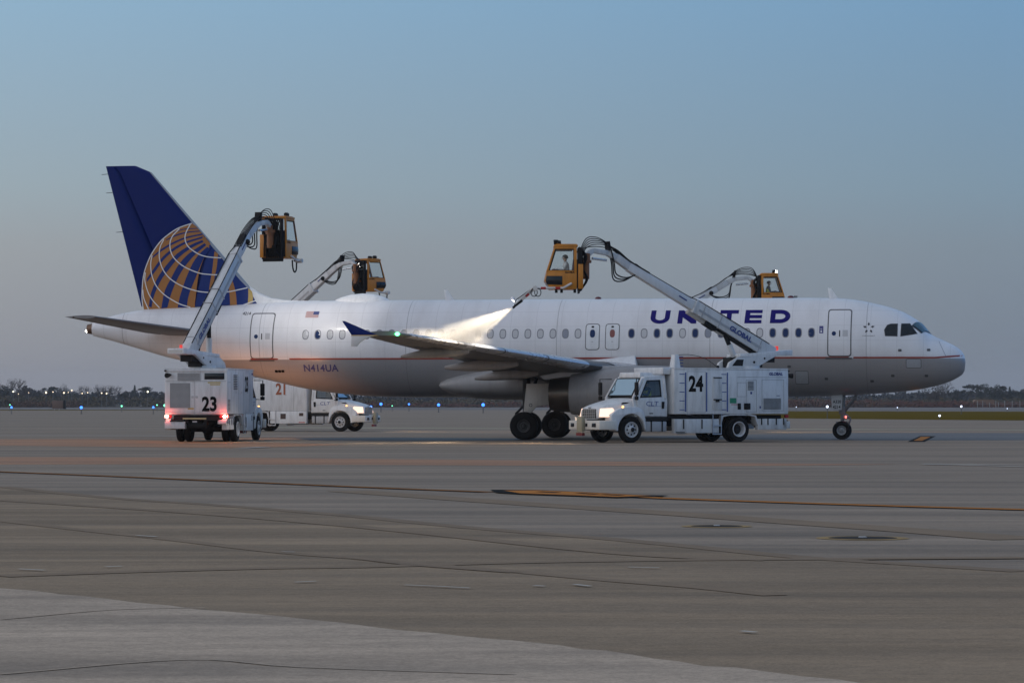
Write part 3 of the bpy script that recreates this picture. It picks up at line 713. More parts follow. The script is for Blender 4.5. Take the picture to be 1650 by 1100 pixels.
lamp_light('navigation_glow', 'POINT', A_M @ A(20.12, -17.14, 4.04), 6, (.15, 1, .35), radius=.08)

# engines
NAC = mat('nacelle_grey', (.25, .245, .25), .38, var=.1, dirt=.3)
for side in (-1, 1):
    en = MB(); Y = side*5.75; cz = 1.86
    prof = [(10.85, .86), (10.74, .93), (10.72, .97), (10.76, 1.01), (10.95, 1.07), (11.4, 1.12), (12.2, 1.14), (13.2, 1.12), (14.2, 1.03), (15.0, .90), (15.5, .80), (15.5, .74)]
    en.lathe([(5.07-a, r) for a, r in prof], c=(0, Y, cz), n=36, caps=False)
    e = en.build('engine_nacelle', NAC, AIR, sharp=40)
    en = MB(); en.lathe([(5.07-a, r) for a, r in [(15.45, .735), (15.9, .70), (16.35, .64), (16.35, .60), (15.6, .6)]], c=(0, Y, cz), n=32, caps=False); en.build('exhaust_nozzle', mat('hot_nozzle_metal', (.10, .085, .075), .35, .9, var=.3), e)
    en = MB(); en.lathe([(5.07-a, r) for a, r in [(10.85, .85), (11.5, .82), (11.6, .8), (11.6, .05)]], c=(0, Y, cz), n=32, caps=False); en.build('inlet', ALU, e)
    en = MB(); en.lathe([(5.07-11.55, .26), (5.07-11.2, .12), (5.07-11.05, .02)], c=(0, Y, cz), n=16); en.build('spinner', DARK, e)
    for k in range(18):
        a = 2*math.pi*k/18; bl = MB(); c_, s_ = math.cos(a), math.sin(a)
        P = lambda s, r, w: (5.07-s, Y+r*c_-w*s_, cz+r*s_+w*c_)
        bl.add([P(11.5, .24, -.06), P(11.45, .24, .06), P(11.4, .80, .14), P(11.55, .80, -.10)], [(0, 1, 2, 3)]); bl.build('fan_blade', DARK, e)
    en = MB(); en.prism([(5.07-a, b_) for a, b_ in [(11.6, 2.85), (12.6, 3.0), (14.6, 3.0), (16.8, 2.6), (16.6, 2.45), (15.0, 2.45), (12.0, 2.8)]], Y-.16, Y+.16)
    en.build('pylon', GREYP, e, bevel=.03)

# landing gear
def wheel_mb(c, r, w, hub, axis='y'):
    mb = MB(); k = w/2
    mb.lathe([(-k*.55, hub), (-k*.8, hub+.02), (-k, r*.78), (-k*.86, r*.93), (-k*.5, r), (k*.5, r), (k*.86, r*.93), (k, r*.78), (k*.8, hub+.02), (k*.55, hub)], c=c, axis=axis, n=30, caps=False)
    return mb
def hub_mb(c, w, hub, sd_, n=8):
    mb = MB(); k = w/2*sd_
    mb.lathe([(k*.60, hub*1.0), (k*.86, hub*.98), (k*.80, hub*.80), (k*.45, hub*.62), (k*.55, hub*.3), (k*.9, hub*.2), (k*.9, .01)], c=c, axis='y', n=24, caps=False)
    for i in range(n):
        a = 2*math.pi*i/n; mb.cyl((c[0]+hub*.62*math.cos(a), c[1]+k*.4, c[2]+hub*.62*math.sin(a)), (c[0]+hub*.62*math.cos(a), c[1]+k*.66, c[2]+hub*.62*math.sin(a)), hub*.09, n=6)
    return mb
HUB = mat('wheel_hub_grey', (.26, .27, .28), .45, .5, var=.2)
DHUB = mat('wheel_hub_dark', (.05, .05, .052), .5, .5, var=.2)
for side in (-1, 1):
    g = MB(); Y = side*3.8
    g.cyl(A(17.71, Y, .58), A(17.68, Y, 2.6), .13, .17); g.cyl(A(17.71, Y-.62, .58), A(17.71, Y+.62, .58), .10)
    g.cyl(A(17.68, Y, 1.3), A(17.5, Y-side*1.5, 2.6), .07); g.cyl(A(17.95, Y, .7), A(18.15, Y, 1.05), .05); g.cyl(A(18.15, Y, 1.05), A(17.8, Y, 1.4), .05)
    mg = g.build('main_landing_gear', DARK, AIR)
    for o_ in (-.465, .465):
        c = A(17.71, Y+o_, .575); w = wheel_mb(c, .575, .42, .27).build('wheel', TYRE, mg); hub_mb(c, .42, .27, 1 if o_ > 0 else -1).build('hub', DHUB, w)
    dp = [sz_of(px, py, -4.15) for px, py in [(848.5, 618), (886, 618), (886.7, 651.5), (865, 654.4), (856, 665), (843.6, 664)]]
    g = MB(); ya = Y+side*.34; g.prism([A(s, 0, z).xz[:] for s, z in dp], ya-.035, ya+.035)
    dd = g.build('gear_door', mat('gear_door_paint', (.52, .50, .47), .45, var=.1, dirt=.3), mg, bevel=.015)
    if side < 0:
        g = MB(); g.lathe([(0, .07), (-.012, .07), (-.012, .045), (0, .045)], c=A(17.45, ya-.036, 1.42), axis='y', n=14, caps=False); g.build('bolt', SEAM, dd)
g = MB(); g.cyl(A(5.07, 0, .38), A(5.02, 0, 2.0), .07, .10); g.cyl(A(5.07, -.28, .38), A(5.07, .28, .38), .06)
g.cyl(A(5.0, 0, 1.15), A(4.35, 0, 2.0), .05); g.cyl(A(5.1, .1, .95), A(4.5, .12, 1.7), .025); g.cyl(A(4.8, 0, .6), A(4.72, 0, .85), .04); g.cyl(A(4.72, 0, .85), A(5.0, 0, 1.1), .04)
g.box(.05, .22, -.12, .12, .84, 1.02); g.box(-.25, -.05, -.16, .16, .70, .74); g.box(-.12, .12, -.14, .14, 1.05, 1.35); g.box(.10, .32, -.05, .05, .72, .76); g.box(-.28, -.08, -.06, .06, .58, .62)
ng = g.build('nose_landing_gear', mat('gear_grey', (.20, .205, .21), .45, .4, var=.3, scale=(5, 5, 5)), AIR, bevel=.012)
for o_ in (-.25, .25):
    c = A(5.07, o_, .38); w = wheel_mb(c, .38, .22, .20).build('wheel', TYRE, ng); hub_mb(c, .22, .20, 1 if o_ > 0 else -1, 6).build('hub', HUB, w)
for sd_ in (-1, 1):
    g = MB(); g.prism([A(s, 0, z).xz[:] for s, z in [(5.46, 1.22), (5.06, 1.22), (5.02, 1.85), (5.50, 1.85)]], sd_*.34-.015, sd_*.34+.015)
    d_ = g.build('gear_door', mat('nose_door_paint', (.5, .5, .5), .45, var=.1, dirt=.2), ng, bevel=.006)
    if sd_ < 0:
        for txt, zz in (('A320', 1.50), ('4214', 1.28)):
            q, w = text_faces(txt, .13, .02); mb = MB()
            for p in q: mb.add([A(5.43-a*.9, -.358, zz+b_) for a, b_ in p], [tuple(range(len(p)))])
            mb.build('door_lettering', PRINTB, d_)
g = MB(); g.cyl((.14, -.19, .93), (.20, -.19, .93), .045); g.build('red_lamp', mat('lamp_red_small', (.6, .05, .04), .3, var=0, emit=(1, .12, .1), es=4), ng)

# tailplane
HT = mat('tailplane_grey', (.20, .195, .20), .4, var=.12, dirt=.3)
HLE = lambda y: 31.95+(y-1.0)*.652
HTE = lambda y: 34.75+(y-1.0)*.365
HZ = lambda y: 4.50+(y-1.0)*.108
def tail_rings(ys, side, x0, x1, n=8):
    return [[A(HLE(y)+x*(HTE(y)-HLE(y)), side*y, HZ(y)+(z-.02*math.sin(math.pi*x))*(HTE(y)-HLE(y))) for x, z in foil(.10, n, x1, x0)] for y in ys]
for side in (-1, 1):
    mb = MB(); mb.ring_loft(tail_rings([.45, 1, 3, 5, 6.05, 6.2], side, 0, .68), True); tp = mb.build('tailplane', HT, AIR, sharp=50)
    mb = MB(); mb.ring_loft(tail_rings([1.0, 3.5, 6.2], side, .688, 1, 4), True); mb.build('elevator', HT, tp, sharp=50)

# fin: section at each height
FLE = lambda z: 30.35+(z-6.41)*.885 if z < 11.45 else 30.35+(11.45-6.41)*.885+(z-11.45)*2.4
FTE = lambda z: 35.22+(z-5.56)*.263
FT = lambda z: .105-.010*(z-5.5)/6
def fin_y(s, z):
    c = FTE(z)-FLE(z); x = min(max((s-FLE(z))/c, 0.002), 1); t = FT(z)
    return c*5*t*(.2969*math.sqrt(x)-.126*x-.3516*x*x+.2843*x**3-.1036*x**4)
def fin_rings(zs, x0, x1, n=9):
    out = []
    for z in zs:
        c = FTE(z)-FLE(z); P = foil(FT(z), n, x1, x0)
        out.append([A(FLE(z)+x*c, y*c-.02*math.sin(math.pi*x)*c, z) for x, y in P])
    return out
mb = MB(); mb.ring_loft(fin_rings([5.2, 6, 7, 8, 9, 10, 11, 11.45, 11.6, 11.70, 11.74], 0, .70), True); fin = mb.build('tail_fin', NAVY, AIR, sharp=45)
mb = MB(); mb.ring_loft(fin_rings([5.66, 7, 9, 11, 11.45, 11.70, 11.74], .706, 1.0, 4), True); mb.build('rudder', NAVY, fin, sharp=45)
mb = MB(); rows = []
for z in [6.15, 7, 8, 9, 10, 11, 11.45]:
    c = FTE(z)-FLE(z); P = [p for p in foil(FT(z), 26) if p[0] < .035]
    rows.append([A(FLE(z)+x*c-.012, (y-.02*math.sin(math.pi*x))*c*1.05, z) for x, y in P])
mb.ring_loft(rows, False, 0, True, closed=False); mb.build('leading_edge_strip', mat('fin_leading_edge', (.34, .35, .37), .4, .4, var=.1), fin)
mb = MB(); rr = []                                   # white dorsal fillet in front of the fin
for s, h0, w in [(27.3, .01, .03), (28.2, .03, .08), (28.84, .08, .12), (29.47, .2, .16), (29.95, .42, .18), (30.35, .70, .19), (30.75, 1.02, .17), (30.9, 1.0, .05)]:
    b0 = f_top(min(s, 30.3))-.06
    rr.append([A(s, w*u, b0 + (h0+.06)*max(0, v)) for u, v in [(1, 0), (.95, .25), (.75, .6), (.45, .88), (0, 1), (-.45, .88), (-.75, .6), (-.95, .25), (-1, 0)]])
mb.ring_loft(rr, True); mb.build('dorsal_fillet', WHITE, AIR, sharp=60)
for z in (8.9, 10.6, 11.4):
    mb = MB(); mb.cyl(A(FTE(z), 0, z), A(FTE(z)+.28, 0, z-.02), .012, n=6); mb.build('static_wick', DARK, fin)

# globe on the fin, traced as strips over the skin
GOLD = mat('globe_gold', (.38, .165, .05), .42, var=.12, scale=(.8, .8, .8), spec=.2); GLINE = mat('globe_white_line', (.74, .73, .72), .4, var=0); GBLUE = mat('globe_blue', (.006, .026, .16), .4, var=.08, spec=.2)
GOLD2 = mat('globe_yellow', (.5, .33, .08), .42, var=.1)
def U(u, v): return sz_of(215+u/6.875, 350+v/6.875, -.22)
def fin_pt(s, z, off): return A(s, -(fin_y(s, z)+off), z) - Vector((0, .02*math.sin(math.pi*min(max((s-FLE(z))/(FTE(z)-FLE(z)), 0), 1))*(FTE(z)-FLE(z)), 0))
def fin_fill(name, L, Rr, off, m, n=14, k=3, base=5.62):
    """strip between two traced edges"""
    def res(Q):
        Q = smooth_path([Vector(p+(0,)) for p in Q], 8) if len(Q) > 2 else [Vector(p+(0,)) for p in Q]
        d = [0]
        for a, b_ in zip(Q, Q[1:]): d.append(d[-1]+(b_-a).length)
        out = []
        for i in range(n+1):
            t = d[-1]*i/n; j = max(x_ for x_ in range(len(d)) if d[x_] <= t+1e-6); j = min(j, len(Q)-2)
            u = (t-d[j])/max(1e-6, d[j+1]-d[j]); out.append(Q[j].lerp(Q[j+1], min(1, u)))
        return out
    a, b_ = res(L), res(Rr); rows = []
    for p, q in zip(a, b_):
        r = []
        for i in range(k+1):
            w = p.lerp(q, i/k); s, z = U(w.x, w.y); s = max(s, FLE(max(z, 6.2))+.05 if z > 6.2 else s); r.append(fin_pt(s, z, off))
        rows.append(r)
    mb = MB(); mb.ring_loft(rows, False, 0, True, closed=False); return mb.build(name, m, GLOBE)
def fin_line(name, Q, w, off, m):
    Q = smooth_path([Vector(p+(0,)) for p in Q], 6); L, Rr = [], []
    for i, p in enumerate(Q):
        d = (Q[min(i+1, len(Q)-1)]-Q[max(i-1, 0)]).normalized(); nn = Vector((-d.y, d.x, 0))
        L.append(p+nn*w/2); Rr.append(p-nn*w/2)
    rows = [[fin_pt(*U(p.x, p.y), off) for p in L], [fin_pt(*U(p.x, p.y), off) for p in Rr]]
    mb = MB(); mb.ring_loft(rows, False, 0, True, closed=False); return mb.build(name, m, GLOBE)
outer = [(640, 66), (500, 120), (400, 185), (300, 270), (200, 405), (140, 530), (105, 640), (88, 760), (82, 900), (95, 1020)]
GLOBE = None
GLOBE = fin_fill('globe_emblem', outer, [(700, 110), (765, 180), (830, 250), (845, 300), (790, 440), (740, 590), (715, 740), (700, 880), (690, 960), (692, 1000)], .010, GOLD, 24, 10)
GLOBE.parent = fin
for L, Rr in [([(700, 118), (560, 128), (440, 168)], [(702, 126), (562, 138), (445, 175)]),
              ([(740, 146), (600, 160), (470, 195), (370, 245)], [(745, 156), (605, 173), (475, 210), (360, 262)]),
              ([(775, 176), (580, 220), (430, 283), (300, 360), (215, 430)], [(780, 190), (590, 236), (440, 302), (305, 382), (208, 455)]),
              ([(800, 200), (680, 238), (560, 278), (430, 352), (310, 455), (220, 572), (140, 680)], [(808, 216), (690, 256), (570, 300), (440, 380), (325, 485), (232, 610), (140, 715)]),
              ([(822, 232), (720, 268), (600, 328), (470, 420), (365, 535), (270, 665), (190, 830), (160, 985)], [(830, 250), (735, 292), (618, 360), (495, 460), (395, 580), (310, 690), (225, 860), (190, 1000)]),
              ([(832, 256), (700, 345), (600, 420), (500, 535), (425, 670), (345, 820), (305, 1010)], [(842, 275), (730, 375), (650, 455), (560, 570), (485, 700), (420, 850), (375, 1000)]),
              ([(845, 300), (745, 395), (675, 490), (605, 640), (550, 790), (515, 900), (495, 1000)], [(860, 330), (790, 440), (740, 560), (690, 690), (640, 810), (612, 900), (600, 1000)])]:
    fin_fill('meridian_stripe', L, Rr, .015, GBLUE)
A2B = lambda Q: [(u+687.5, v) for u, v in Q]
fin_fill('globe_panel', A2B([(180, 330), (130, 430), (80, 620), (30, 850), (5, 990)]), A2B([(300, 480), (420, 620), (560, 770), (640, 850), (740, 960)]), .010, GBLUE, 14, 8)
fin_fill('meridian_stripe', A2B([(205, 375), (190, 600), (165, 760), (150, 985)]), A2B([(245, 405), (238, 560), (215, 700), (225, 985)]), .015, GOLD)
fin_fill('meridian_stripe', A2B([(368, 740), (385, 850), (395, 975)]), A2B([(405, 680), (450, 830), (468, 970)]), .015, GOLD)
fin_fill('meridian_stripe', A2B([(578, 785), (585, 870), (583, 965)]), A2B([(618, 820), (633, 880), (636, 945)]), .015, GOLD2)
for Q in [outer, [(625, 75), (580, 180), (578, 260), (620, 335), (720, 405), (820, 438), (967, 450)],
          [(510, 128), (430, 220), (408, 320), (440, 430), (520, 515), (620, 575), (740, 620), (820, 632), (932, 638), (1040, 620)],
          [(340, 245), (295, 340), (290, 460), (330, 580), (410, 680), (540, 760), (690, 812), (820, 832), (1007, 832), (1117, 815), (1257, 780)],
          [(205, 420), (188, 520), (200, 640), (250, 760), (340, 855), (440, 920), (530, 965), (640, 998)],
          [(1190, 985), (1280, 950), (1395, 908)], [(125, 610), (118, 700), (150, 820), (200, 910), (285, 1003)], [(92, 800), (105, 900), (155, 1015)]]:
    fin_line('latitude_line', Q, 11, .021, GLINE)
tl = MB(); tl.sphere(A(37.72, 0, 4.62), .06, 8); tl.build('tail_light', mat('lamp_white', (1, 1, 1), .3, var=0, emit=(1, .9, .8), es=12), AIR)
# ------------------------------------------------------------------ de-icing trucks
CLEAR = bpy.data.materials.new('clear_glass'); CLEAR.use_nodes = True
_n, _l = CLEAR.node_tree.nodes, CLEAR.node_tree.links
_tr = _n.new('ShaderNodeBsdfTransparent'); _tr.inputs[0].default_value = (.95, .97, .97, 1); _gl = _n.new('ShaderNodeBsdfGlossy'); _gl.inputs['Roughness'].default_value = .05
_lw = _n.new('ShaderNodeLayerWeight'); _lw.inputs[0].default_value = .5; _fr = _n.new('ShaderNodeMapRange'); _pw = _n.new('ShaderNodeMath'); _pw.operation = 'POWER'; _pw.inputs[1].default_value = 4; _l.new(_lw.outputs['Facing'], _pw.inputs[0]); _l.new(_pw.outputs[0], _fr.inputs[0]); _fr.inputs[3].default_value = .04; _fr.inputs[4].default_value = .55; _mx = _n.new('ShaderNodeMixShader'); _l.new(_fr.outputs[0], _mx.inputs[0]); _l.new(_tr.outputs[0], _mx.inputs[1]); _l.new(_gl.outputs[0], _mx.inputs[2]); _l.new(_mx.outputs[0], _n['Material Output'].inputs[0])
TINT = CLEAR.copy(); TINT.name = 'tinted_glass'
for _x in TINT.node_tree.nodes:
    if _x.type == 'BSDF_TRANSPARENT': _x.inputs[0].default_value = (.80, .83, .83, 1)
HEAD_ON = mat('headlamp_lit', (1, .9, .75), .2, var=0, emit=(1, .62, .42), es=1.0)
TAIL_ON = mat('tail_lamp_lit', (1, .1, .08), .2, var=0, emit=(1, .16, .12), es=10)
TAIL_HOT = mat('tail_lamp_bulb', (1, .5, .4), .2, var=0, emit=(1, .55, .42), es=12)
TAIL_OFF = mat('tail_lamp_off', (.30, .015, .02), .25, var=0)
AMBER = mat('amber_lamp', (.9, .4, .05), .3, var=0, emit=(1, .5, .15), es=3)
WORK_ON = mat('work_lamp_lit', (1, 1, 1), .2, var=0, emit=(1, .96, .9), es=14)
GRILLE = mat('grille_chrome', (.55, .53, .5), .3, .5, var=.05)
RIM = mat('wheel_rim_white', (.55, .56, .58), .4, var=.1, dirt=.4)
SKYGLASS = mat('windscreen_glass', (.28, .39, .45), .06, .7, var=0, spec=1.0)
BEDGE = 0
GREEN = mat('green_placard', (.02, .22, .12), .5, var=0)
SKIRT = mat('skirt_paint', (.56, .57, .58), .45, var=.08, dirt=.6)
BOOMW = mat('boom_grey_white', (.58, .59, .60), .38, var=.06, dirt=.3)
LOGO = mat('logo_navy', (.03, .05, .2), .5, var=0)
SKINT = mat('skin', (.42, .25, .18), .55, var=.05)

def text_on(parent, name, txt, h, o, xd, yd, m, bold=.0, wide=1., skew=0, center=False):
    if not txt: return None
    q, w = text_faces(txt, h, bold, wide); o, xd, yd = Vector(o), Vector(xd).normalized(), Vector(yd).normalized()
    mb = MB(); dx = w/2 if center else 0
    for p in q: mb.add([o+xd*(a-dx+skew*b_)+yd*b_ for a, b_ in p], [tuple(range(len(p)))])
    return mb.build(name, m, parent)
def slats(mb, x0, x1, z0, z1, y, n, horiz=True, d=.02):
    """raised louvre bars on a side face at y (outward sign)"""
    sg = 1 if y > 0 else -1
    for i in range(n):
        if horiz:
            a = z0+(z1-z0)*(i+.2)/n; b_ = a+(z1-z0)*.5/n; mb.box(x0, x1, min(y, y+sg*d), max(y, y+sg*d), a, b_)
        else:
            a = x0+(x1-x0)*(i+.2)/n; b_ = a+(x1-x0)*.5/n; mb.box(a, b_, min(y, y+sg*d), max(y, y+sg*d), z0, z1)

WHEEL_PARTS = {}
def truck_wheel(parent, x, y, dual):
    """front single or rear dual wheel; shares meshes"""
    key = ('d' if dual else 's', y > 0); R_ = .50
    if key not in WHEEL_PARTS:
        sg = 1 if y > 0 else -1
        mb = wheel_mb((0, 0, 0), R_, .27, .29)
        if dual:
            m2 = wheel_mb((0, -sg*.32, 0), R_, .27, .29); mb.add(m2.v, m2.f, 0, True)
        w = mb.build('wheel', TYRE, parent)
        r = MB()
        if dual: r.lathe([(sg*.13, .30), (sg*.145, .285), (sg*.13, .26), (-sg*.06, .22), (-sg*.06, .12), (sg*.03, .11), (sg*.03, .01)], axis='y', n=24, caps=False)
        else: r.lathe([(sg*.12, .30), (sg*.14, .285), (sg*.125, .265), (sg*.06, .25), (sg*.10, .16), (sg*.15, .10), (sg*.20, .09), (sg*.20, .01)], axis='y', n=24, caps=False)
        for i in range(8):
            a = 2*math.pi*i/8; rr_ = .185 if not dual else .15; y0_ = sg*(.085 if not dual else -.05)
            r.cyl((rr_*math.cos(a), y0_, rr_*math.sin(a)), (rr_*math.cos(a), y0_+sg*.025, rr_*math.sin(a)), .032, n=8, m=1)
        (r.lathe([(sg*-.052, .205), (sg*-.05, .13), (sg*.036, .112), (sg*.038, .01)], axis='y', n=20, m=1, caps=False) if dual else r.lathe([(sg*.152, .10), (sg*.205, .085), (sg*.208, .01)], axis='y', n=16, m=1)); rim = r.build('rim', [RIM, DARK], w); WHEEL_PARTS[key] = (w.data, rim.data)
    else:
        a, b_ = WHEEL_PARTS[key]
        w = bpy.data.objects.new('wheel', a); col.objects.link(w); w.parent = parent
        r = bpy.data.objects.new('rim', b_); col.objects.link(r); r.parent = w
    w.location = (x, y, R_); return w

def deicing_truck(loc, th, num, boom_az, P1, cab_f, label, numcol, heads=True, tails=False, arm=None, worklamps=False, rearlamp=False, cabz=1.31, outer=.54, beam=450, bcol=(1, .70, .42), bcol2=(1, .66, .36)):
    T = empty('deicing_truck', (loc[0], loc[1], 0), th)
    tag(T, label, 'de-icing truck', 'de-icing trucks around the airliner')
    W = Matrix.Translation(T.location) @ Matrix.Rotation(th, 4, 'Z'); WI = W.inverted()
    # chassis and running gear
    mb = MB(); mb.box(-2.25, 5.95, -.42, -.30, .72, .98); mb.box(-2.25, 5.95, .30, .42, .72, .98)
    mb.cyl((0, -.8, .5), (0, .8, .5), .12); mb.sphere((0, 0, .5), .26, 12); mb.cyl((4.9, -.85, .48), (4.9, .85, .48), .08); mb.cyl((.1, 0, .6), (3.6, 0, .75), .07)
    mb.box(-2.2, -.6, -.9, .9, .86, 1.04); mb.box(.7, 3.2, -1.0, 1.0, .88, 1.04); mb.box(3.3, 5.8, -.55, .55, .72, 1.0); mb.box(-2.1, -1.8, -.38, .38, .55, .75)
    mb.build('chassis', DARK, T, bevel=.01)
    for x, y, d_ in ((4.9, .98, False), (4.9, -.98, False), (0, 1.06, True), (0, -1.06, True)): truck_wheel(T, x, y, d_)
    # tank body
    mb = MB(); mb.box(-2.32, 3.05, -1.22, 1.22, 1.08, 2.80); body = mb.build('tank_body', TRUCKW, T, bevel=.035)
    mb = MB()
    for y in (-1.2, 1.2): mb.box(-2.30, 3.04, y-.03, y+.03, 2.79, 2.85)
    for x in (-2.28, 3.02): mb.box(x-.03, x+.03, -1.17, 1.17, 2.79, 2.84)
    mb.build('roof_rail', TRUCKW, body, bevel=.008)
    mb = MB(); mb.box(3.051, 3.42, -1.02, 1.02, 2.60, 2.86); mb.build('roof_cap', TRUCKW, body, bevel=.03)
    dseam = mat('door_seam_grey', (.25, .26, .28), .6, var=0)
    def side_text(y):
        xd = (-1, 0, 0) if y > 0 else (1, 0, 0); Y = y*1.222
        text_on(body, 'number_decal', num, .62, (2.38 if y > 0 else 1.28, Y+y*.008, 1.94), xd, (0, 0, 1), numcol, .035, .82)
    side_text(1); side_text(-1)
    # plainer right-hand side
    for x0, x1, z0, z1 in ((-1.05, -.35, 2.02, 2.62), (-2.15, -1.8, 1.2, 1.66)):
        g = MB(); slats(g, x0, x1, z0, z1, -1.222, 9); g.build('louvre', MESHG, body)
    g = MB()
    for x in (-1.55, -.1, 1.0, 2.3): g.box(x, x+.012, -1.226, -1.2225, 1.14, 2.72)
    g.box(-2.2, -1.6, -1.226, -1.2225, 2.30, 2.312)
    g.build('door_seam', dseam, body)
    for x in (-.6, .5, 1.8):
        g = MB(); g.box(x, x+.10, -1.232, -1.222, 1.9, 1.94); g.build('latch', STEEL, body)
    g = MB(); g.box(2.68, 2.95, -1.228, -1.222, 2.62, 2.70); g.build('sticker', LOGO, body)
    for y in (1,):
        Y = y*1.222
        fw = lambda o, m, n_, bv=0: o.build(n_, m, body, bevel=bv)
        # level gauge strips with ticks, tall hatch, louvres, ports
        for x, tick in ((2.52, True), (1.55, False), (.58, True)):
            g = MB(); g.box(x-.022, x+.022, min(Y, Y+y*.012), max(Y, Y+y*.012), 1.18, 2.68)
            if tick:
                for k in range(5):
                    z = 1.25+k*.34; g.box(x+.05, x+.28, min(Y, Y+y*.006), max(Y, Y+y*.006), z-.014, z+.014)
                for k in range(28): g.box(x+.022, x+.05, min(Y, Y+y*.006), max(Y, Y+y*.006), 1.2+k*.052, 1.212+k*.052)
            fw(g, PRINTBLUE, 'level_gauge')
        g = MB(); g.box(.84, 1.26, min(Y, Y+y*.02), max(Y, Y+y*.02), 1.24, 2.52); fw(g, SKIRT, 'hatch', .012)
        g = MB(); g.box(.86, 1.24, min(Y+y*.021, Y+y*.035), max(Y+y*.021, Y+y*.035), 2.46, 2.50); g.box(.86, 1.24, min(Y+y*.021, Y+y*.05), max(Y+y*.021, Y+y*.05), 1.62, 1.66); g.box(.98, 1.14, min(Y+y*.021, Y+y*.05), max(Y+y*.021, Y+y*.05), 1.55, 1.62); fw(g, DARK, 'hatch_step')
        g = MB(); slats(g, -.65, -.38, 2.0, 2.36, Y, 7); fw(g, MESHG, 'louvre')
        g = MB(); slats(g, -1.95, -1.13, 1.26, 1.70, Y, 10); fw(g, MESHG, 'louvre')
        g = MB(); g.box(-.05, .10, min(Y, Y+y*.02), max(Y, Y+y*.02), 1.26, 1.50); fw(g, BLACK, 'hose_port', .01); g = MB(); g.box(-.50, -.20, min(Y, Y+y*.02), max(Y, Y+y*.02), 1.26, 1.50); fw(g, BLACK, 'hose_port', .01)
        g = MB(); g.box(.16, .46, min(Y, Y+y*.008), max(Y, Y+y*.008), 1.50, 1.70); fw(g, GREEN, 'placard')
        for x0, x1, z0, z1 in ((-.32, .12, 1.75, 2.3), (-.8, -.3, 1.15, 2.4), (-2.1, -1.05, 1.2, 2.42), (1.6, 2.46, 1.14, 2.72)):
            g = MB()
            for a in ((x0, x1, z0, z0+.012), (x0, x1, z1-.012, z1), (x0, x0+.012, z0+.012, z1-.012), (x1-.012, x1, z0+.012, z1-.012)): g.box(a[0], a[1], min(Y, Y+y*.004), max(Y, Y+y*.004), a[2], a[3])
            fw(g, mat('door_seam_grey', (.25, .26, .28), .6, var=0), 'door_seam')
        g = MB(); g.box(-2.2, .1, min(Y, Y+y*.004), max(Y, Y+y*.004), 2.50, 2.512); fw(g, mat('door_seam_grey', (.25, .26, .28), .6, var=0), 'body_crease')
        xd = (-1, 0, 0) if y > 0 else (1, 0, 0)
        text_on(body, 'maker_lettering', 'GLOBAL', .12, (-1.38 if y > 0 else -2.05, Y+y*.008, 2.58), xd, (0, 0, 1), LOGO, .05, 1.15, .2)
        for k, (a, b_, z) in enumerate(((-.58, -.5, 1.85), (-1.0, -.94, 1.30), (.02, .4, 1.44), (-1.9, -1.75, 1.78))):
            g = MB(); g.box(a, b_, min(Y, Y+y*.006), max(Y, Y+y*.006), z, z+(.09 if k < 2 else .02)); fw(g, REDP if k == 2 else LOGO, 'sticker')
    # rear face
    X = -2.322
    rear = lambda o, m, n_, bv=0: o.build(n_, m, body, bevel=bv)
    def vent(y0, y1, z0, z1):
        g = MB(); g.box(X-.006, X, y0, y1, z0, z1); p = rear(g, MESHG, 'mesh_vent'); g = MB(); k = int((y1-y0)/.042)
        for i in range(k+1): yy = y0+(y1-y0)*i/k; g.box(X-.012, X-.0065, yy-.006, yy+.006, z0, z1)
        k = int((z1-z0)/.042)
        for i in range(k+1): zz = z0+(z1-z0)*i/k; g.box(X-.018, X-.0125, y0, y1, zz-.006, zz+.006)
        g.build('wire_mesh', STEEL, p)
    yl = lambda u: 1.22-(u-50)/276.5
    zl = lambda v: (711.3-(560+v/6.878))/41.9
    vent(yl(325), yl(108), zl(660), zl(385)); vent(yl(430), yl(190), zl(356), zl(275))
    g = MB(); g.box(X-.015, X, yl(695), yl(480), zl(345), zl(275)); rear(g, GLASS, 'rear_window', .006)
    g = MB()
    for y0, y1, z0, z1 in ((yl(376)-.007, yl(376)+.007, zl(735), zl(368)), (-1.18, 1.18, zl(366)-.007, zl(366)+.007), (-1.18, 1.18, zl(712), zl(712)+.012), (-1.18, 1.18, zl(738), zl(738)+.010), (yl(440)-.005, yl(440)+.005, zl(362), 2.78)): g.box(X-.005, X, y0, y1, z0, z1)
    rear(g, mat('door_seam_grey', (.25, .26, .28), .6, var=0), 'door_seam')
    for u in (350, 396):
        g = MB(); g.cyl((X-.02, yl(u), zl(540)), (X, yl(u), zl(540)), .05, n=16); rear(g, STEEL, 'latch')
    for u0, u1, v, m in ((515, 655, 380, YELP), (540, 650, 402, YELP), (300, 365, 668, mat('amber_sticker', (.5, .3, .05), .5, var=0)), (245, 500, 778, YELP), (350, 400, 812, GREYP)):
        g = MB(); g.box(X-.006, X, yl(u1), yl(u0), zl(v+8), zl(v-8)); rear(g, m, 'notice')
    text_on(body, 'number_decal', num, .58, (X-.006, yl(452), zl(700)), (0, -1, 0), (0, 0, 1), PRINTB, .035, .80)
    g = MB(); g.cyl((X-.02, yl(60), 2.72), (X-.02, yl(60), 2.78), .05, n=10); g.cyl((X-.10, yl(105), 2.58), (X-.30, yl(90), 2.56), .07, .10, n=12); g.cyl((X-.02, yl(120), 2.60), (X-.12, yl(105), 2.58), .03, n=8); rear(g, BLACK, 'rear_lamp')
    g = MB(); g.box(X-.05, X-.02, -1.2, 1.2, 2.73, 2.76); rear(g, TRUCKW, 'rain_gutter')
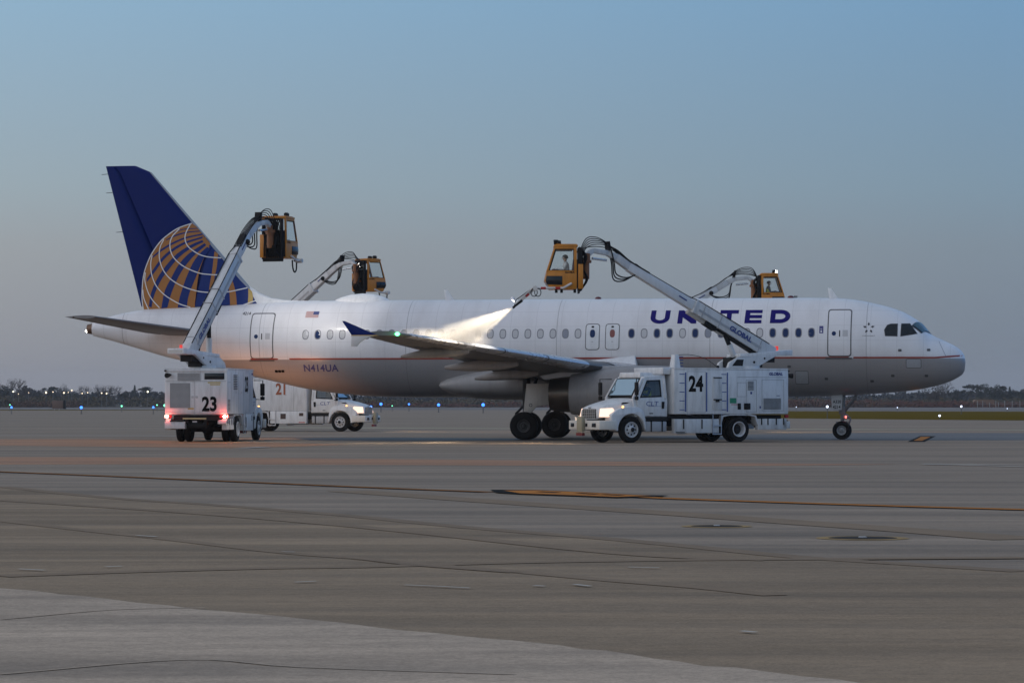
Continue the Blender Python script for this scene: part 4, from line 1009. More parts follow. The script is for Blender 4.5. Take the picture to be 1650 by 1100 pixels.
    for sd_ in (1, -1):
        for o_, on in ((1.12, True), (.98, False)):
            g = MB(); g.cyl((X-.03, sd_*o_, zl(755)), (X-.002, sd_*o_, zl(755)), .062, n=18)
            p = g.build('tail_lamp', TAIL_ON if (tails and on) else TAIL_OFF, T)
            if tails and on:
                g = MB(); g.sphere((X-.03, sd_*o_, zl(755)), .06, 10); g.build('bulb', TAIL_HOT, p)
        if tails: lamp_light('tail_lamp_glow', 'POINT', W @ Vector((X-.14, sd_*1.12, zl(755))), 6, (1, .10, .07), radius=.06)
    # rear bumper steps and skirts
    mb = MB(); mb.box(-2.42, -2.05, .42, 1.20, .52, .80); mb.box(-2.40, -2.05, -1.20, -.86, .70, .86); mb.build('rear_step', SKIRT, T, bevel=.015)
    mb = MB(); mb.box(-2.46, -2.30, .46, 1.0, .80, .84); mb.build('step_tread', DARK, T, bevel=.008)
    mb = MB(); mb.box(-2.46, -2.30, -.9, -.35, .84, .88); mb.build('step_tread', DARK, T, bevel=.008)
    for y in (1, -1):
        Y0, Y1 = sorted((y*1.00, y*1.20))
        if y < 0:
            g = MB(); g.box(.95, 3.04, -1.215, -1.0, .42, 1.075); p = g.build('storage_box', TRUCKW, T, bevel=.012)
            for x, z, w, hh in ((1.55, .66, .30, .28), (2.62, .82, .24, .16)) if num == '21' else ((1.5, .55, .10, .40), (2.72, .80, .08, .22)):
                g = MB(); g.box(x, x+w, -1.225, -1.215, z, z+hh); g.build('latch_panel', mat('panel_dark_brown', (.05, .025, .02), .5, var=.1) if num == '21' else BLACK, p)
            if num == '21':
                g = MB(); g.box(2.6, 2.95, -1.225, -1.215, .46, .50); g.build('reflector', REDP, p)
        else: g = MB(); g.box(.95, 3.02, Y0, Y1, .36, .90); p = g.build('storage_box', SKIRT, T, bevel=.012)
        g = MB()
        if y > 0:
            for x in (2.6, 1.75):
                g = MB(); g.box(x-.025, x+.025, 1.2, 1.215, .52, .88); g.build('latch_strip', BLACK, p)
            g = MB(); g.box(2.55, 2.95, 1.2, 1.215, .385, .41); g.build('latch_strip', BLACK, p)
        g = MB(); g.box(-2.25, -.88, Y0, Y1, .48, .90); p = g.build('storage_box', SKIRT, T, bevel=.012)
        for x in (-1.05, -1.35, -1.75, -2.1):
            g = MB(); g.box(x-.025, x+.025, min(y*1.2, y*1.215), max(y*1.2, y*1.215), .66, .92); g.build('latch_strip', BLACK, p)
        g = MB(); g.prism([(-.95, .62), (-.80, 1.03), (-.5, 1.075), (.5, 1.075), (.80, 1.03), (.92, .62), (.86, .62), (.74, .98), (.46, 1.03), (-.46, 1.03), (-.74, .98), (-.89, .62)], y*.8, y*1.19); g.build('mudguard', SKIRT, T)
        g = MB(); g.box(.86, 1.28, min(y*1.22, y*1.26), max(y*1.22, y*1.26), .30, .34); g.box(.86, 1.28, min(y*1.22, y*1.26), max(y*1.22, y*1.26), .62, .66); g.box(.86, .89, min(y*1.22, y*1.25), max(y*1.22, y*1.25), .30, 1.1); g.box(1.25, 1.28, min(y*1.22, y*1.25), max(y*1.22, y*1.25), .30, 1.1); g.build('ladder', STEEL, T)
        g = MB(); g.box(-2.32, -2.18, min(y*1.20, y*1.224), max(y*1.20, y*1.224), .94, 1.05); g.build('side_lamp', TAIL_OFF if not tails else TAIL_ON, T)
    # cab
    CW = TRUCKW
    mb = MB()
    for y in (1,):
        mb.hexa([(3.22, -1.02, .98), (4.72, -1.02, .98), (4.72, 1.02, .98), (3.22, 1.02, .98), (3.22, -1.04, 1.70), (4.78, -1.0, 1.68), (4.78, 1.0, 1.68), (3.22, 1.04, 1.70)])
        mb.hexa([(3.25, -.94, 2.44), (4.30, -.92, 2.38), (4.30, .92, 2.38), (3.25, .94, 2.44), (3.26, -.92, 2.60), (4.22, -.90, 2.52), (4.22, .90, 2.52), (3.26, .92, 2.60)])
        mb.hexa([(3.22, -1.03, 1.69), (3.30, -1.03, 1.69), (3.30, 1.03, 1.69), (3.22, 1.03, 1.69), (3.25, -.93, 2.45), (3.32, -.93, 2.45), (3.32, .93, 2.45), (3.25, .93, 2.45)])
        for y_ in (-1, 1): mb.beam((4.74, y_*.95, 1.66), (4.27, y_*.87, 2.44), .10, .12); mb.beam((3.33, y_*1.0, 1.66), (3.33, y_*.90, 2.46), .10, .16)
    cab = mb.build('cab', CW, T, bevel=.05)
    mb = MB(); mb.hexa([(3.6, -.72, 2.56), (4.30, -.74, 2.47), (4.30, .74, 2.47), (3.6, .72, 2.56), (3.7, -.68, 2.66), (4.26, -.72, 2.68), (4.26, .72, 2.68), (3.7, .68, 2.66)]); mb.build('sun_visor', CW, cab, bevel=.03)
    n_ = Vector((.83, 0, .48)).normalized()
    wsq = [(4.725, -.86, 1.74), (4.725, .86, 1.74), (4.285, .80, 2.45), (4.285, -.80, 2.45)]
    mb = MB(); mb.hexa([Vector(p)+n_*.004 for p in wsq]+[Vector(p)+n_*.02 for p in wsq]); ws = mb.build('windscreen', BLACK, cab, bevel=.006)
    wsi = [(4.69, -.79, 1.80), (4.69, .79, 1.80), (4.315, .74, 2.41), (4.315, -.74, 2.41)]
    mb = MB(); mb.add([Vector(p)+n_*.024 for p in wsi], [(0, 1, 2, 3)]); mb.build('pane', SKYGLASS, ws)
    for y in (1, -1):
        def sidep(q, off, m, nm, par, bv=0):
            # follow the slight tumblehome of the side
            f = lambda z: (1.022 if z < .99 else 1.03) if z <= 1.70 else 1.03-.13*(z-1.70)/.88
            g = MB(); g.ring_loft([[(a, y*(f(z)+off[0]), z) for a, z in q], [(a, y*(f(z)+off[1]), z) for a, z in q]], True, 0, False); return g.build(nm, m, par, bevel=bv)
        dr = sidep([(3.35, 1.02), (4.45, 1.02), (4.60, 1.35), (4.63, 1.66), (4.55, 1.70), (3.35, 1.74)], (.004, .018), CW, 'door', cab, .006)
        for q_ in ([(3.35, 1.74), (3.50, 1.735), (3.50, 2.50), (3.38, 2.50)], [(3.50, 2.39), (4.15, 2.37), (4.19, 2.47), (3.50, 2.50)], [(4.50, 1.702), (4.63, 1.67), (4.21, 2.46), (4.12, 2.37)]): sidep(q_, (-.02, .018), CW, 'door_frame', dr)
        for q_ in ([(3.50, 1.74), (3.55, 1.74), (3.55, 2.39), (3.50, 2.39)], [(3.55, 2.34), (4.13, 2.32), (4.12, 2.37), (3.55, 2.39)], [(4.45, 1.72), (4.50, 1.705), (4.12, 2.36), (4.08, 2.33)], [(3.55, 1.74), (4.47, 1.705), (4.44, 1.76), (3.55, 1.79)]): sidep(q_, (.0, .024), BLACK, 'window_seal', dr)
        sidep([(3.53, 1.77), (4.46, 1.73), (4.10, 2.34), (3.53, 2.36)], (.004, .005), TINT, 'window', dr)
        sidep([(3.40, 1.30), (3.50, 1.30), (3.50, 1.56), (3.38, 1.56)], (.018, .04), BLACK, 'handle', dr)
        sidep([(3.9, 1.10), (4.06, 1.10), (4.06, 1.13), (3.9, 1.13)], (.018, .03), BLACK, 'door_trim', dr)
        text_on(dr, 'door_lettering', 'CLT', .17, (4.22 if y > 0 else 3.75, y*1.056, 1.40), (-1, 0, 0) if y > 0 else (1, 0, 0), (0, 0, 1), PRINTBLUE, .0, 1.3, .15)
        g = MB(); g.box(3.5, 4.1, min(y*1.05, y*1.055), max(y*1.05, y*1.055), 1.385, 1.392); g.build('door_stripe', PRINTBLUE, dr)
        # mirror on its arm, steps, tank
        g = MB(); g.tube([(4.55, y*1.02, 1.66), (4.80, y*1.28, 1.64), (4.80, y*1.28, 2.42), (4.45, y*.98, 2.42)], .02, 6); g.build('mirror_arm', BLACK, cab)
        g = MB(); g.box(4.74, 4.84, min(y*1.18, y*1.36), max(y*1.18, y*1.36), 1.80, 2.30); g.box(4.74, 4.84, min(y*1.18, y*1.36), max(y*1.18, y*1.36), 1.62, 1.77); g.build('mirror', BLACK, cab, bevel=.03)
        g = MB(); g.box(3.25, 4.25, min(y*.62, y*1.04), max(y*.62, y*1.04), .42, .82); p = g.build('fuel_tank_step', GREYP, cab, bevel=.05)
        g = MB(); g.box(3.22, 4.32, min(y*.62, y*1.06), max(y*.62, y*1.06), .84, .97); g.box(3.45, 3.50, min(y*1.04, y*1.06), max(y*1.04, y*1.06), .42, .84); g.box(3.95, 4.0, min(y*1.04, y*1.06), max(y*1.04, y*1.06), .42, .84); g.build('step_plate', DARK, p)
    # hood, fenders, grille, lamps, bumper
    mb = MB(); rr = []
    for x, w, zb, zt, e in [(4.70, .98, .98, 1.70, 5), (5.0, .90, .96, 1.64, 4.2), (5.4, .84, .93, 1.55, 3.8), (5.75, .78, .90, 1.46, 3.6), (5.98, .70, .88, 1.38, 3.6), (6.08, .62, .88, 1.30, 3.6), (6.10, .58, .90, 1.24, 3.6)]:
        rr.append([(x, w*u, (zb+zt)/2+(zt-zb)/2*v) for u, v in oval(36, 1, 1, e)])
    mb.ring_loft(rr, True); hood = mb.build('hood', CW, T, sharp=50)
    for y in (1, -1):
        g = MB(); arc = [(4.9+.60*math.cos(R(a)), .5+.60*math.sin(R(a))) for a in range(-5, 186, 12)]
        top = [(5.62, .46), (5.80, .80), (5.82, 1.05), (5.55, 1.25), (5.15, 1.36), (4.6, 1.36), (4.36, 1.22), (4.26, .9), (4.24, .46)]
        g.ring_loft([[(a, y*.62, z) for a, z in arc+top[::-1]], [(a, y*1.10, z) for a, z in arc+top[::-1]]], True, 0, False)
        g.build('fender', CW, hood, bevel=.035)
        g = MB(); hl = [(6.0, .62, 1.30), (5.60, .90, 1.32), (5.52, .98, 1.10), (5.84, .96, .98), (6.06, .66, .98)]
        c = Vector((5.6, .5, 1.1)); hp = [Vector((a, y*b_, z)) for a, b_, z in hl]; out = Vector((.8, y*.6, 0)).normalized()
        g.ring_loft([[p+out*.005 for p in hp], [p+out*.05 for p in hp]], True, 0, False); g.build('headlight', HEAD_ON if heads else GLASS, hood, bevel=.015)
        g = MB(); g.sphere((5.25, y*1.03, 1.36), .045, 8); g.build('marker_lamp', AMBER, hood)
        g = MB(); g.hexa([(4.72, y*.84, 1.50), (5.2, y*.80, 1.47), (5.2, y*.86, 1.46), (4.72, y*.91, 1.49), (4.75, y*.87, 1.55), (5.15, y*.83, 1.53), (5.15, y*.88, 1.52), (4.75, y*.93, 1.54)]); g.build('intake_grille', DARK, hood, bevel=.01)
    g = MB(); g.prism([(-.50, .92), (.50, .92), (.46, 1.28), (-.46, 1.28)], 6.085, 6.12, 'x'); gr = g.build('grille', DARK, hood, bevel=.01)
    g = MB()
    for k in range(6): z = .94+k*.06; g.box(6.12, 6.14, -.47+.004*k, .47-.004*k, z, z+.022)
    for k in range(7): yy = -.42+k*.14; g.box(6.141, 6.15, yy-.008, yy+.008, .93, 1.27)
    g.build('grille_bars', GRILLE, gr)
    g = MB(); g.sphere((6.08, 0, 1.33), .05, 8, sy=1.8, sz=.6); g.build('badge', STEEL, hood)
    mb = MB(); mb.prism([(6.02, -1.2), (6.34, -1.08), (6.40, -.5), (6.40, .5), (6.34, 1.08), (6.02, 1.2), (5.62, 1.22), (5.62, 1.12), (6.0, 1.05), (6.0, -1.05), (5.62, -1.12), (5.62, -1.22)], .50, .85, 'z'); bp_ = mb.build('bumper', mat('bumper_cream', (.62, .60, .55), .4, var=.06, dirt=.2), T, bevel=.03)
    for y in (1, -1):
        g = MB(); g.box(6.36, 6.39, min(y*.62, y*.88), max(y*.62, y*.88), .60, .75); g.build('fog_lamp', GLASS, bp_, bevel=.01)
        g = MB(); g.box(6.405, 6.43, min(y*.24, y*.34), max(y*.24, y*.34), .62, .74); g.build('tow_hook', BLACK, bp_)
    g = MB(); g.box(6.405, 6.56, -.18, .18, .42, 1.0); g.build('hose_reel_box', mat('weathered_tan', (.33, .30, .21), .6, var=.2, dirt=.3), T, bevel=.02)
    g = MB(); g.box(6.38, 6.5, -.30, .12, .27, .38); g.build('tow_plate', mat('dark_red_plate', (.18, .02, .02), .5, var=0), T)
    if heads:
        for y in (1, -1):
            p = Vector((6.25, y*.80, 1.12)); lamp_light('headlight_beam', 'SPOT', W @ p, beam, bcol, W @ (p+Vector((10, y*1.2, -.55))), 95, 1, .07); lamp_light('headlight_high_beam', 'SPOT', W @ p, beam*5, bcol2, W @ (p+Vector((10, y*.12-.1, -.10))), 26, 1, .07)
    # roof fittings: antenna mast, vent
    g = MB(); g.hexa([(2.52, .55, 2.86), (2.82, .55, 2.86), (2.82, .90, 2.86), (2.52, .90, 2.86), (2.58, .60, 3.36), (2.76, .60, 3.36), (2.76, .85, 3.36), (2.58, .85, 3.36)]); ex_ = g.build('exhaust_stack', TRUCKW, T, bevel=.02)
    g = MB()
    for k in range(4): g.box(2.30, 2.50, .70, .74, 2.9+k*.12, 2.93+k*.12)
    g.build('rung', PRINTBLUE, ex_)
    g = MB(); g.tube(smooth_path([(2.6, .72, 3.34), (2.0, .74, 3.36), (1.3, .76, 3.22), (.75, .78, 2.90)], 5), .012, 5); g.sphere((.72, .78, 2.90), .07, 8); g.build('roof_cable', DARK, T)
    # boom with turret; local frame with x along the boom
    axw = W @ Vector((-1.15, 0, 0)); u = Vector((boom_az[0], boom_az[1], 0)).normalized()
    ang = math.atan2(u.y, u.x)
    BM_ = WI @ Matrix.Translation((axw.x, axw.y, 0)) @ Matrix.Rotation(ang, 4, 'Z')
    mb = MB(BM_); mb.cyl((0, 0, 2.78), (0, 0, 2.95), .55, n=24)
    pr = [(1.14, 2.87), (1.05, 3.08), (.58, 3.33), (-.6, 3.42), (-1.3, 3.40), (-.9, 3.22), (-.35, 2.95), (-.30, 2.87)]
    mb.prism(pr, .28, .42); mb.prism(pr, -.42, -.28); tur = mb.build('turret', BOOMW, T, bevel=.015)
    mb = MB(BM_); mb.box(-.6, .9, -.275, .275, 2.90, 3.28); mb.box(-1.2, -.6, -.26, .26, 3.1, 3.36); mb.build('turret_core', DARK, tur)
    mb = MB(BM_); mb.hexa([(-2.0, -.36, 3.38), (.58, -.46, 3.30), (.58, .46, 3.30), (-2.0, .36, 3.38), (-2.0, -.36, 3.60), (.58, -.46, 3.40), (.58, .46, 3.40), (-2.0, .36, 3.60)]); mb.build('turret_deck', TRUCKW, tur, bevel=.015)
    mb = MB(BM_); mb.cyl((-1.42, .1, 3.58), (-1.42, .1, 3.74), .06, n=12); mb.build('beacon', mat('red_beacon', (.5, .02, .02), .3, var=0, emit=(1, .08, .06), es=.5), tur)
    mb = MB(BM_); mb.box(-2.006, -2.001, -.30, .30, 3.44, 3.54); mb.build('notice', mat('faint_notice', (.5, .49, .47), .5, var=.2), tur)
    mb = MB(BM_); mb.hexa([(.45, .421, 2.95), (.95, .421, 2.95), (.95, .43, 2.95), (.45, .43, 2.95), (.4, .421, 3.2), (.72, .421, 3.2), (.72, .43, 3.2), (.4, .43, 3.2)]); mb.cyl((-.1, -.43, 3.1), (-.1, .43, 3.1), .05); mb.cyl((-.6, -.43, 3.25), (-.6, .43, 3.25), .04); mb.build('pivot_pin', DARK, tur)
    p0 = Vector((-1.0, 0, 3.52)); p1 = Vector((P1[0]-1.0, 0, P1[1])); d = (p1-p0).normalized(); L = (p1-p0).length; nrm = Vector((-d.z, 0, d.x))
    mb = MB(BM_); mb.beam(p0-d*.25, p0+d*L*outer, .40, .56, 0, .38, .48)
    mb.beam(p0+d*L*(outer-.01), p0+d*L*(outer+.005), .42, .53)
    bo = mb.build('boom', BOOMW, T, bevel=.015)
    mb = MB(BM_); mb.beam(p0+d*L*(outer-.04)+nrm*.02, p1, .30, .38, 0, .27, .32); mb.build('inner_boom', mat('inner_boom_grey', (.66, .67, .68), .35, var=.05, dirt=.15), bo, bevel=.012)
    for y in (1, -1):
        a = p0+d*L*.10; text_on(bo, 'maker_lettering', 'GLOBAL', .21, BM_ @ (a+nrm*(-.10)+Vector((0, y*.212, 0)) + (d*1.38 if y > 0 else d*0)), (BM_.to_3x3() @ (d*(-1 if y > 0 else 1))), BM_.to_3x3() @ nrm, LOGO, .05, 1.15)
        g = MB(BM_); s0 = p0+d*L*(outer+.06)+nrm*.03; g.beam(s0+Vector((0, y*.153, 0)), s0+d*.4+Vector((0, y*.153, 0)), .012, .05); g.build('boom_mark', LOGO, bo)
    for y in (1, -1):
        g = MB(BM_); g.beam(p0+d*L*.06+Vector((0, y*.205, 0))-nrm*.06, p0+d*L*(outer-.03)+Vector((0, y*.198, 0))-nrm*.05, .014, .09); g.build('boom_rail', GREYP, bo)
        g = MB(BM_); g.tube([p0+d*L*.02+Vector((0, y*.19, 0))+nrm*.27, p0+d*L*.3+Vector((0, y*.20, 0))+nrm*.275, p0+d*L*(outer-.01)+Vector((0, y*.18, 0))+nrm*.27, p0+d*L*(outer+.06)+Vector((0, y*.12, 0))+nrm*.22, p1-d*.8+Vector((0, y*.1, 0))+nrm*.19], .022, 6); g.build('boom_cable', BLACK, bo)
    for t_s in (.07, .36, .48):
        g = MB(BM_); g.beam(p0+d*L*t_s, p0+d*(L*t_s+.025), .425, .59); g.build('clamp', GREYP, bo)
    mb = MB(BM_)                                     # underside: hoses, lift cylinder, rope tray
    mb.beam(p0+d*L*.04-nrm*.32, p0+d*L*.40-nrm*.32, .22, .10)
    mb.cyl(Vector((.55, 0, 3.30)), p0+d*L*.30-nrm*.22, .09, .09, 12)
    for y in (-.12, 0, .12): mb.tube(smooth_path([(-.35, y, 3.42), p0+d*L*.08-nrm*.35+Vector((0, y, 0)), p0+d*L*.22-nrm*.33+Vector((0, y, 0)), p0+d*L*.38-nrm*.3+Vector((0, y, 0))], 5), .035, 6)
    mb.beam(p0+d*L*.36-nrm*.30, p0+d*L*.44-nrm*.28, .30, .22)
    mb.build('hose_tray', BLACK, bo, bevel=.008)
    mb = MB(BM_); mb.cyl(Vector((.55, 0, 3.30))+(p0+d*L*.30-nrm*.22-Vector((.55, 0, 3.30)))*.02, (Vector((.55, 0, 3.30))+(p0+d*L*.30-nrm*.22))*.5, .11, n=14); mb.build('lift_cylinder', BOOMW, bo)
    mb = MB(BM_); mb.beam(p0+d*L*.30-nrm*.34, p0+d*L*.56-nrm*.30, .18, .14); mb.build('under_tray', mat('tray_tan', (.40, .37, .33), .5, var=.1), bo, bevel=.01)
    mb = MB(BM_); mb.box(-.02, .02, -.2, .2, -.02, .02); 
    # jib
    e1 = p1+Vector((.55, 0, .34)); e2 = p1+Vector((.93, 0, .50)); e3 = p1+Vector((1.62, 0, .58)); e4 = p1+Vector((1.86, 0, .40))
    mb = MB(BM_); mb.beam(p1-d*.15, e1, .24, .30, 0, .24, .30); mb.beam(e1, e2, .23, .27, 0, .2, .2); mb.beam(e2, e3, .2, .2, 0, .18, .18); mb.beam(e3-Vector((.02, 0, 0)), e4, .18, .18)
    jib = mb.build('jib', BOOMW, T, bevel=.02)
    mb = MB(BM_); mb.cyl(e2-Vector((-.05, 0, .28)), e3-Vector((0, 0, .30)), .05, n=10); mb.build('jib_cylinder', ALU, jib)
    mb = MB(BM_); mb.cyl(e4-Vector((0, 0, .20)), e4+Vector((0, 0, .06)), .13, n=14); mb.cyl(e4-Vector((0, 0, .30)), e4-Vector((0, 0, .20)), .17, n=14); mb.build('swivel', mat('swivel_orange', (.22, .075, .015), .45, var=.2, dirt=.4), jib)
    mb = MB(BM_)                                     # hose bundles looping over the elbow
    for k in range(6):
        y = -.16+.064*k; hv = ((k*5) % 6)/5
        mb.tube(smooth_path([p1-d*.9+nrm*.20+Vector((0, y, 0)), p1+nrm*.24+Vector((.1, y, 0)), e1+Vector((.0, y, .26)), e2+Vector((.05, y, .22+.22*hv)), e3+Vector((-.2, y, .16+.36*hv)), e3+Vector((.22, y, .10+.34*hv)), e4+Vector((.30-.08*hv, y*1.6, .10)), e4+Vector((.26, y*1.6, -.4))], 6), .018, 6)
    for k in range(3):
        y = .1-.1*k; mb.tube(smooth_path([e2+Vector((-.05, y, .30)), e2+Vector((-.20, y+.06, -.35)), e1+Vector((.05, y, -.62-.1*k)), p1+Vector((.15, y, -.42-.06*k)), p1-d*.5-nrm*.05+Vector((0, y, 0))], 6), .026, 6)
    mb.beam(e2+Vector((-.04, 0, .1)), e2+Vector((.02, 0, .44)), .30, .08); mb.beam(p1-d*.75+nrm*.16, p1-d*.2+nrm*.20, .24, .09); mb.sphere(p1-d*.35+Vector((0, -.16, -.05)), .12, 8)
    mb.build('hose_bundle', BLACK, jib)
    # operator's cab at the boom end
    ew = W @ (BM_ @ e4); fv = Vector((cab_f[0], cab_f[1], 0)).normalized(); fa = math.atan2(fv.y, fv.x)
    CM = WI @ Matrix.Translation((ew.x+fv.x*.90, ew.y+fv.y*.90, ew.z-cabz)) @ Matrix.Rotation(fa, 4, 'Z')
    wcab = W @ CM
    mb = MB(CM); sidep_ = [(-.5, 0), (.52, 0), (.58, .12), (.72, .32), (.65, .66), (-.5, .66)]
    mb.box(-.5, .55, -.5, .5, 0, .06); oc = mb.build('operator_cab', ORANGE, T, bevel=.01)
    for y in (1, -1):
        a, b_ = y*.50, y*.54
        g = MB(CM); g.prism(sidep_, a, b_); sp__ = g.build('side_panel', ORANGE, oc, bevel=.012)
        g = MB(CM); g.prism([(.64, .18), (.68, .34), (.64, .50), (.05, .50), (.05, .16)], y*.541, y*.56); g.build('lower_window', GLASS, oc, bevel=.02)
        g = MB(CM); g.prism([(-.38, .68), (.56, .68), (.30, 1.52), (-.38, 1.52)], y*.515, y*.525); g.build('side_window', CLEAR, oc)
        g = MB(CM); g.beam((.62, y*.51, .64), (.31, y*.49, 1.60), .07, .06); g.beam((-.45, y*.51, .60), (-.45, y*.49, 1.60), .10, .07); g.beam((-.38, y*.515, .68), (.58, y*.515, .68), .05, .06); g.beam((-.45, y*.50, 1.56), (.32, y*.50, 1.56), .05, .09); g.build('pillar', ORANGE, oc, bevel=.008)
        g = MB(CM); g.beam((.545, y*.528, .70), (.295, y*.528, 1.50), .012, .05); g.beam((-.36, y*.528, .70), (-.36, y*.528, 1.50), .012, .04); g.beam((-.36, y*.528, 1.50), (.295, y*.528, 1.50), .012, .04); g.beam((-.36, y*.528, .71), (.54, y*.528, .71), .012, .03); g.build('window_seal', BLACK, oc)
        text_on(oc, 'maker_lettering', 'GLOBAL', .075, CM @ Vector((-.05 if y > 0 else -.45, y*.543, .60)), CM.to_3x3() @ Vector((-1 if y > 0 else 1, 0, 0)), (0, 0, 1), PRINTB, .04, 1.1)
    g = MB(CM); g.hexa([(.66, -.5, .32), (.70, -.5, .32), (.70, .5, .32), (.66, .5, .32), (.60, -.5, .66), (.64, -.5, .66), (.64, .5, .66), (.60, .5, .66)]); g.hexa([(.52, -.5, .10), (.56, -.5, .10), (.56, .5, .10), (.52, .5, .10), (.66, -.5, .318), (.70, -.5, .318), (.70, .5, .318), (.66, .5, .318)]); g.build('front_panel', mat('front_panel_grey', (.20, .24, .30), .4, var=.1), oc)
    g = MB(CM); g.hexa([(.595, -.46, .69), (.605, -.46, .69), (.605, .46, .69), (.595, .46, .69), (.305, -.44, 1.55), (.315, -.44, 1.55), (.315, .44, 1.55), (.305, .44, 1.55)]); g.build('front_window', CLEAR, oc)
    g = MB(CM); g.box(-.54, .36, -.54, .54, 1.60, 1.68); g.box(-.50, .30, -.50, .50, 1.68, 1.71); g.build('roof', ORANGE, oc, bevel=.02)
    g = MB(CM); g.box(-.54, -.50, -.5, .5, .06, 1.12); g.build('rear_panel', DARK, oc, bevel=.01)
    g = MB(CM)
    for y in (-.40, .40): g.box(-.70, -.55, y-.05, y+.05, -.05, 1.58)
    for z in (-.05, .55, 1.0, 1.52): g.box(-.68, -.56, -.35, .35, z, z+.07)
    g.box(-.66, -.56, -.30, .30, .62, .98); g.box(-.72, -.55, -.22, .22, 1.15, 1.45); g.box(-.62, -.56, -.45, .45, -.14, -.04)
    for k in range(9): g.tube(smooth_path([(-.60, -.34+.085*k, 1.60), (-.82-.03*(k%3), -.30+.075*k, 1.25), (-.76, -.26+.07*k, .8), (-.92+.04*(k%2), -.24+.06*k, .4), (-.70, -.34+.085*k, .02)], 5), .032, 6)
    g.build('rear_frame', BLACK, oc, bevel=.006)
    for x, y in ((-.35, .4), (-.35, -.4), (.35, .4), (.35, -.4)):
        g = MB(); g.cyl((x, y, -.12), (x, y, 0), .07, n=10); g.build('rubber_foot', BLACK, oc)
    g = MB(CM); g.cyl((-.86, 0, .40), (-.86, 0, 1.22), .14, n=16); g.cyl((-.86, 0, 1.02), (-.86, 0, 1.12), .22, n=16); g.box(-.92, -.62, -.14, .14, .48, .60); g.build('rotation_mast', mat('swivel_orange', (.22, .075, .015), .45), oc)
    g = MB(CM); g.box(-.74, -.55, .28, .52, .02, .95); g.build('rear_cover', ORANGE, oc, bevel=.01)
    for k, (x, y) in enumerate(((.28, .30), (.16, -.25))):
        g = MB(CM); g.cyl((x-.09, y, 1.80), (x+.07, y, 1.78), .075, .10, n=14); g.cyl((x-.02, y, 1.70), (x-.02, y, 1.76), .02, n=6); lp = g.build('work_lamp', BLACK, oc)
        g = MB(CM); g.cyl((x+.071, y, 1.78), (x+.09, y, 1.778), .088, n=14); g.build('lens', WORK_ON if worklamps else GLASS, lp)
    if rearlamp:
        g = MB(CM); g.cyl((-.76, -.12, 1.36), (-.72, -.12, 1.36), .10, n=14); g.build('rear_work_lamp', WORK_ON, oc)
    g = MB(CM); g.box(-.34, -.10, -.22, .22, .42, .52); g.hexa([(-.40, -.22, .5), (-.30, -.22, .5), (-.30, .22, .5), (-.40, .22, .5), (-.46, -.2, 1.15), (-.38, -.2, 1.15), (-.38, .2, 1.15), (-.46, .2, 1.15)]); g.box(.30, .42, -.3, .3, .62, .78); g.box(-.3, -.14, -.06, .06, .06, .42); g.build('seat', mat('seat_dark_red', (.10, .03, .03), .7, var=.1), oc, bevel=.02)
    # spray arm
    if arm == 'out':
        pts = [Vector((-.30, .58, .22)), Vector((.02, .66, .04)), Vector((1.08, .68, .03)), Vector((1.86, .62, -.66))]
    else:
        pts = [Vector((-.10, -.58, .10)), Vector((.30, -.62, -.06)), Vector((.78, -.58, -.06)), Vector((1.02, -.30, -.04))] if arm != 'front' else [Vector((.2, .58, .30)), Vector((.7, .62, .34)), Vector((1.0, .60, .42)), Vector((1.25, .55, .40))]
    g = MB(CM); g.tube(pts[:3], .045, 10); g.beam(pts[2], pts[3], .07, .09); g.tube([p+Vector((0, .10, .10)) for p in pts[2:]], .02, 6); g.cyl(pts[2]+Vector((0, -.1, .0)), pts[2]+Vector((0, .14, 0)), .09, n=14); sa = g.build('spray_arm', mat('arm_white', (.62, .60, .58), .4, var=.1, dirt=.2), oc)
    if arm == 'out':
        for t0, t1 in ((.10, .28), (.62, .80)):
            g = MB(CM); a = pts[1].lerp(pts[2], t0); b_ = pts[1].lerp(pts[2], t1); g.cyl(a, b_, .048, n=10); g.build('red_band', REDP, sa)
        g = MB(CM); g.beam(pts[2].lerp(pts[3], .30), pts[2].lerp(pts[3], .45), .075, .095); g.build('red_band', REDP, sa)
        g = MB(CM); g.beam(pts[2].lerp(pts[3], .62)-Vector((0, 0, .03)), pts[3], .09, .10, 0, .07, .07); g.cyl(pts[3], pts[3]+Vector((.06, 0, -.054)), .05, .04, n=10)
        for k in range(2): g.tube([pts[2]+Vector((.12*math.cos(t)-.02-.14*k+.06, .08, -.16+.15*math.sin(t))) for t in [2*math.pi*i/14 for i in range(15)]], .016, 6)
        g.tube([pts[2]+Vector((.05, .06, .04)), pts[3]+Vector((-.05, .06, .24)), pts[3]+Vector((0, .04, .05))], .018, 6)
        for x in (.0, .5, .7): g.box(x-.05-.42, x+.05-.42, .55, .66, -.14, .0)
        g.build('spray_nozzle', BLACK, sa)
        g = MB(CM); c = pts[3]+Vector((.02, .05, .30)); g.cyl(c-Vector((-.03, 0, -.06)), c+Vector((.05, 0, -.05)), .06, .10, n=14); lp = g.build('nozzle_lamp', ALU, sa)
        g = MB(CM); g.cyl(c+Vector((.051, 0, -.051)), c+Vector((.06, 0, -.06)), .09, n=14); g.build('lens', WORK_ON, lp)
    else:
        g = MB(CM); g.cyl(pts[3], pts[3]+(pts[3]-pts[2]).normalized()*.16, .06, .05, n=10)
        if arm == 'front':
            for k in range(3): g.cyl(pts[3]+Vector((.02+.06*k, 0, -.10)), pts[3]+Vector((.04+.06*k, 0, .18)), .022, n=8)
        else: g.tube(smooth_path([(.30, -.45, -.05), (.42, -.42, -.35), (.62, -.40, -.52), (.84, -.38, -.42), (.92, -.36, -.10)], 6), .032, 8)
        g.build('spray_nozzle', BLACK, sa)
    return T, wcab, pts

